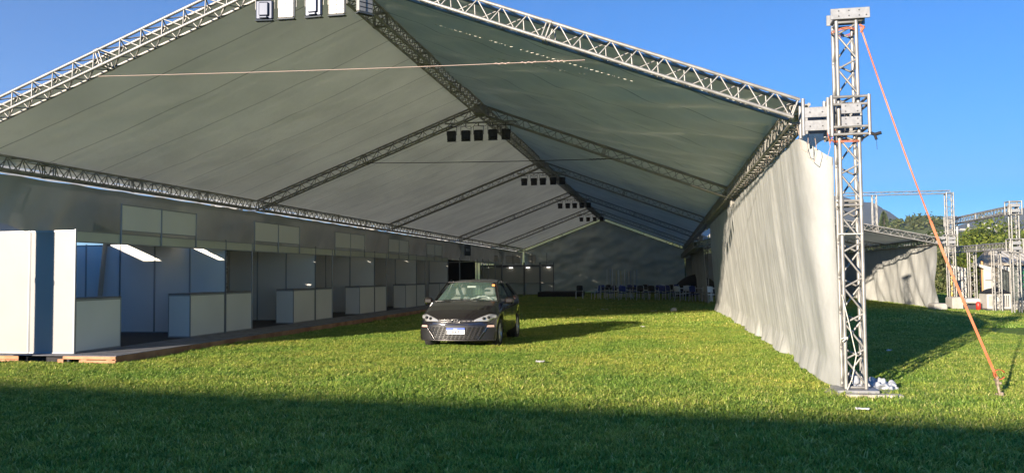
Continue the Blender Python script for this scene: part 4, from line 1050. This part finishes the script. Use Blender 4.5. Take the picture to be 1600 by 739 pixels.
def clothf(s, t):
    e = math.sin(math.pi*s)*math.sin(math.pi*t); return (xa-.02+(xb_-xa+.04)*s, 35.45+1.0*t, .69+.22*e**.6+.05*nz(s*6, t*4, 2)*e)
mb = MB(); mb.grid(clothf, 24, 12); tag(mb.build('black_cloth', M['black']), 'crumpled black cloth lying on the long white cabinet', 'cloth')
blk(1578, 1600, 475, 35.8, .8, M['conc'], 'pale low block right of the long white cabinet'); blk(1596, 1640, 470, 35.6, .8, M['conc'], 'pale low block at the right edge of the photo')
# gate panels with slanted arms
def gate(u0, u1, vt, vtop, Y, label, slim=False):
    x0, x1 = ray_x(u0, Y), ray_x(u1, Y); z1 = ray_z(u1, vt, Y); zt = ray_z(u0, vtop, Y)
    g = thing('gate_panel', label, 'gate panel', ((x0+x1)/2, Y, 0))
    MB().bbox((x0, Y, 0), (x1, Y+.12, z1), .02).build('board', M['concw'], g)
    MB().prism([(x1-.02, z1+.05), (x1-.02, z1-.18), (x1-.62, zt-.14), (x1-.70, zt-.02)], Y-.02, Y+.14).build('slanted_arm', M['concw'], g)
    if not slim: MB().box((x0+.05, Y-.015, z1*.7), (x1-.1, Y-.002, z1*.7+.03)).build('hinge_bar', M['dkg'], g)
gate(1536, 1553, 420, 411, 38.5, 'broad white board gate with a slanted arm on top, behind the cabinet')
gate(1577, 1585, 421, 412, 37.2, 'slim white post with a slanted arm, right of the broad board gate', True)
gate(1496, 1510, 421, 413, 40.0, 'narrow white board gate left of the bright green tree')
mb = MB().tube(P3(1534, 480, 39), P3(1534, 407, 39), .05, 8); tag(mb.build('wooden_pole', mat('orange_wood', (.50, .27, .12), .8)), 'thin orange-brown wooden pole in front of the bright green tree', 'pole')
mb = MB().path([P3(1486, 480, 38.2), P3(1486, 425, 38.2)], .05, 8); tag(mb.build('wooden_pole', mat('yellow_wood', (.62, .46, .14), .8)), 'yellow pole beside the tall mast of the smaller tent', 'pole')
# container with green lettering
ct = thing('container', 'grey-green container with green painted lettering at the right edge', 'container', (17, 36, 0))
M['cont'] = mat('grey_green_metal', (.16, .19, .17), .6, 0, var=.1, vscale=2); M['grn'] = mat('green_paint', (.02, .22, .09), .5)
x0 = ray_x(1588, 36.6); z1 = ray_z(1595, 417, 36.6)
MB().bbox((x0, 36.6, .1), (x0+3.2, 38.6, z1), .03).build('body', M['cont'], ct)
mb = MB()
for a, b_ in (((.12, 1.45), (.45, 1.5)), ((.12, 1.45), (.28, 1.58)), ((.28, 1.58), (.45, 1.5)), ((.28, 1.35), (.15, 1.2)), ((.15, 1.2), (.3, 1.05)), ((.3, 1.05), (.15, .85)), ((.34, 1.3), (.34, .85)), ((.34, 1.1), (.48, 1.1))):
    mb.tube((x0+a[0], 36.585, a[1]), (x0+b_[0], 36.585, b_[1]), .028, 6)
mb.build('lettering', M['grn'], ct)
# shed with tiled roof
sh = thing('shed', 'low shed with a row of pale roof tiles behind the stage frame', 'shed', (19, 46, 0))
ax, bx = ray_x(1566, 45), ray_x(1680, 45); ez = ray_z(1580, 412, 45)
MB().box((ax+.3, 45.3, 0), (bx, 49, ez-.1)).build('wall', mat('shed_wall', (.20, .17, .13), .8, 0, var=.2), sh)
MB().add([(ax, 44.8, ez), (bx, 44.8, ez), (bx, 47.2, ez+.7), (ax, 47.2, ez+.7), (ax, 44.8, ez-.08), (bx, 44.8, ez-.08), (bx, 49.6, ez-.08), (ax, 49.6, ez-.08)], [(0, 1, 2, 3), (4, 5, 1, 0), (3, 2, 6, 7), (7, 6, 5, 4), (0, 3, 7, 4), (1, 5, 6, 2)]).build('roof', mat('shed_roof', (.42, .36, .28), .8, 0, var=.2), sh)
mb = MB()
for k in range(26): mb.tube((ax+.15+k*.24, 44.72, ez+.03), (ax+.15+k*.24, 47.2, ez+.75), .07, 8)
mb.build('roof_tiles', M['concw'], sh)
MB().box((ax+.9, 45.27, 0), (ax+1.8, 45.3, 1.4)).build('door', mat('blue_door', (.16, .25, .42), .6), sh)

# ------------------------------------------------------------------ trees
M['trunk'] = mat('bark', (.09, .07, .05), .9, 0, var=.3, vscale=8)
def leafm(name, c, c2):
    m = bpy.data.materials.new(name); m.use_nodes = True; n = m.node_tree; b = n.nodes['Principled BSDF']; b.inputs['Roughness'].default_value = .6
    g = n.nodes.new('ShaderNodeNewGeometry'); r = n.nodes.new('ShaderNodeValToRGB'); r.color_ramp.elements[0].color = (*c, 1); r.color_ramp.elements[1].color = (*c2, 1)
    n.links.new(g.outputs['Random Per Island'], r.inputs['Fac']); n.links.new(r.outputs['Color'], b.inputs['Base Color'])
    tr = n.nodes.new('ShaderNodeBsdfTranslucent'); n.links.new(r.outputs['Color'], tr.inputs['Color']); ms = n.nodes.new('ShaderNodeMixShader'); ms.inputs[0].default_value = .3
    n.links.new(b.outputs[0], ms.inputs[1]); n.links.new(tr.outputs[0], ms.inputs[2]); n.links.new(ms.outputs[0], n.nodes['Material Output'].inputs['Surface']); return m
M['leaf_b'] = leafm('bright_leaves', (.09, .14, .018), (.22, .25, .04)); M['leaf_d'] = leafm('dark_leaves', (.035, .06, .018), (.10, .13, .04)); M['leaf_m'] = leafm('olive_leaves', (.06, .09, .025), (.17, .18, .07))
def tree(x, y, h, rad, m, label, name='broadleaf_tree', grp=None, lsz=.22, n=900, z0=0, seed=1, low=.15):
    rnd = random.Random(seed); t = thing(name, label, 'tree', (x, y, z0), grp)
    mb = MB(); mb.tube((x, y, z0-.3), (x, y, z0+h*.45), .02*h+.04, 7, .012*h+.02)
    cl = []
    for k in range(9):
        a = rnd.uniform(0, 6.28); rr = rad*rnd.uniform(.25, .8); zz = z0+h*rnd.uniform(low+.15, .92); k_ = math.sin(min(1, (zz-z0)/h)*math.pi)**.5
        c = Vector((x+rr*k_*math.cos(a), y+rr*k_*math.sin(a), zz)); cl.append((c, rad*rnd.uniform(.35, .6)))
        mb.tube((x, y, z0+h*rnd.uniform(.2, .42)), c, .006*h+.02, 5, .01)
    mb.build('trunk', M['trunk'], t)
    lf = MB()
    for i in range(n):
        c, r_ = cl[rnd.randrange(len(cl))]; d = Vector((rnd.gauss(0, 1), rnd.gauss(0, 1), rnd.gauss(0, .8))).normalized()*r_*rnd.uniform(.35, 1.08)
        p = c+d; s = lsz*rnd.uniform(.5, 1.3); u = Vector((rnd.gauss(0, 1), rnd.gauss(0, 1), rnd.gauss(0, 1))).normalized(); v = u.orthogonal().normalized()
        lf.add([p-u*s, p+v*s*.55, p+u*s, p-v*s*.55], [(0, 1, 2, 3)])
    lf.build('crown', m, t); return t
rnd = random.Random(4)
tree(ray_x(1545, 50), 50, 5.0, 2.3, M['leaf_b'], 'bright yellow-green tree behind the middle of the stage frame', n=5200, seed=2, low=0, lsz=.11)
tree(ray_x(1515, 53), 53, 4.2, 1.9, M['leaf_b'], 'bright green tree just left of the tallest yellow-green one', n=4000, seed=3, low=0, lsz=.11)
tree(ray_x(1580, 54), 54, 4.3, 2.0, M['leaf_m'], 'olive green tree behind the right post of the stage frame', n=3600, seed=5, low=0, lsz=.12)
k = 0
for u, Y, h in [(1492, 66, 3.4), (1520, 72, 3.8), (1560, 70, 3.6), (1600, 68, 3.8), (1640, 66, 4.0), (1470, 78, 5.0), (1345, 88, 4.5), (1120, 90, 6), (1080, 92, 6.5), (1400, 86, 4.3), (1440, 84, 4.2), (1700, 66, 5.5)]:
    tree(ray_x(u, Y), Y, h, h*.5, M['leaf_d'] if k % 2 else M['leaf_m'], ('dark green' if k % 2 else 'olive green')+' tree in the belt behind the field', grp='dark trees behind the field' if k % 2 else 'olive trees behind the field', n=2200, seed=20+k, low=-.05, lsz=.19); k += 1
# trees on the hill crest
for i in range(46):
    u = 1335+i*7+rnd.uniform(-3, 3); Y = 322+rnd.uniform(-30, 20); v = (358 if u < 1480 else 378)-10*math.sin((u-1380)/50)*(u < 1480)+rnd.uniform(2, 16)
    z = ray_z(u, v, Y)-4
    if i == 7: continue
    tree(ray_x(u, Y), Y, rnd.uniform(6, 9), rnd.uniform(3.4, 5), M['leaf_d'] if i % 3 else M['leaf_m'], ('dark green' if i % 3 else 'olive')+' tree on the hill crest', grp='dark trees on the hill crest' if i % 3 else 'olive trees on the hill crest', n=420, seed=60+i, z0=z, lsz=.75, low=0)
tp_ = thing('pine_tree', 'dark pointed conifer standing alone on the hill skyline', 'tree', (ray_x(1383, 320), 320, ray_z(1383, 356, 320)))
xx, zz = ray_x(1383, 320), ray_z(1383, 360, 320)
MB().tube((xx, 320, zz-2), (xx, 320, zz+5), .3, 6).build('trunk', M['trunk'], tp_)
mb = MB()
for i in range(500):
    t = rnd.random(); r_ = 1.9*(1-t)**.8+.2; a = rnd.uniform(0, 6.28); p = Vector((xx+r_*math.cos(a)*rnd.uniform(.5, 1), 320+r_*math.sin(a), zz+.5+6.3*t)); u_ = Vector((math.cos(a), math.sin(a), -.5))*.7
    mb.add([p-u_, p+Vector((0, 0, .35)), p+u_, p-Vector((0, 0, .2))], [(0, 1, 2, 3)])
mb.build('crown', M['leaf_d'], tp_)
# utility poles with crossarms and wires
M['upole'] = mat('concrete_pole', (.45, .43, .40), .8)
up = []
for i, (u, Y, vt) in enumerate(((1497, 90, 352), (1515, 88, 350), (1541, 86, 348), (1559, 85, 350), (1571, 84, 352))):
    a, b_ = P3(u, 430, Y), P3(u, vt, Y); mb = MB().tube(a, b_, .11, 7); mb.tube((b_[0]-.8, b_[1], b_[2]-.5), (b_[0]+.8, b_[1], b_[2]-.5), .06, 5)
    tag(mb.build('utility_pole', M['upole']), 'pale utility pole with a crossarm, %s of five behind the stage frame' % ['leftmost', 'second from left', 'middle', 'second from right', 'rightmost'][i], 'utility pole', 'utility poles behind the stage frame'); up.append(b_)
for j in range(3):
    mb = MB(); dz = -.5-j*.9
    P = [P3(1400, 365, 95)]+up+[P3(1720, 345, 80)]
    mb.path([(p[0], p[1], p[2]+dz) for p in P], .035, 4)
    tag(mb.build('power_line', M['upole']), 'thin power line strung between the utility poles, %s of three' % ['top', 'middle', 'bottom'][j], 'power line', 'power lines')

# ------------------------------------------------------------------ hall behind the camera whose shadow covers the foreground
hall = thing('hall', 'long low hall standing behind the photographer, casting the foreground shadow', 'building', (-14, -22, 0))
ed = Vector((3.72+10.23, 9.57-11.33, 0)).normalized()           # direction of the shadow edge on the lawn
Hh = 6.0; Ls = Hh/math.tan(R(SUN_EL)); sh_ = Vector((math.sin(R(SUN_AZ)), math.cos(R(SUN_AZ)), 0))*Ls
base = Vector((-1.89, 10.28, 0))-sh_; nrm = Vector((-ed.y, ed.x, 0))
M['hallw'] = mat('rendered_wall', (.55, .52, .46), .8, 0, var=.08, vscale=.6); M['hallr'] = mat('fibre_cement_roof', (.30, .29, .27), .8, 0, var=.15)
def hb(a0, a1, b0, b1, z0, z1):
    mb = MB(); c = [base+ed*a+nrm*b for a in (a0, a1) for b in (b0, b1)]
    return mb.add([(*c[0].xy, z0), (*c[2].xy, z0), (*c[3].xy, z0), (*c[1].xy, z0), (*c[0].xy, z1), (*c[2].xy, z1), (*c[3].xy, z1), (*c[1].xy, z1)], [(0, 3, 2, 1), (4, 5, 6, 7), (0, 1, 5, 4), (1, 2, 6, 5), (2, 3, 7, 6), (3, 0, 4, 7)])
hb(-45, 40, -10, -.02, 0, Hh-.22).build('wall', M['hallw'], hall); hb(-45.5, 40.5, -10.5, 0, Hh-.2, Hh).build('roof', M['hallr'], hall)
for k in range(12): hb(-40+k*6.5, -37.5+k*6.5, -.018, .02, 1, 2.4).build('window', M['glassd'], hall)
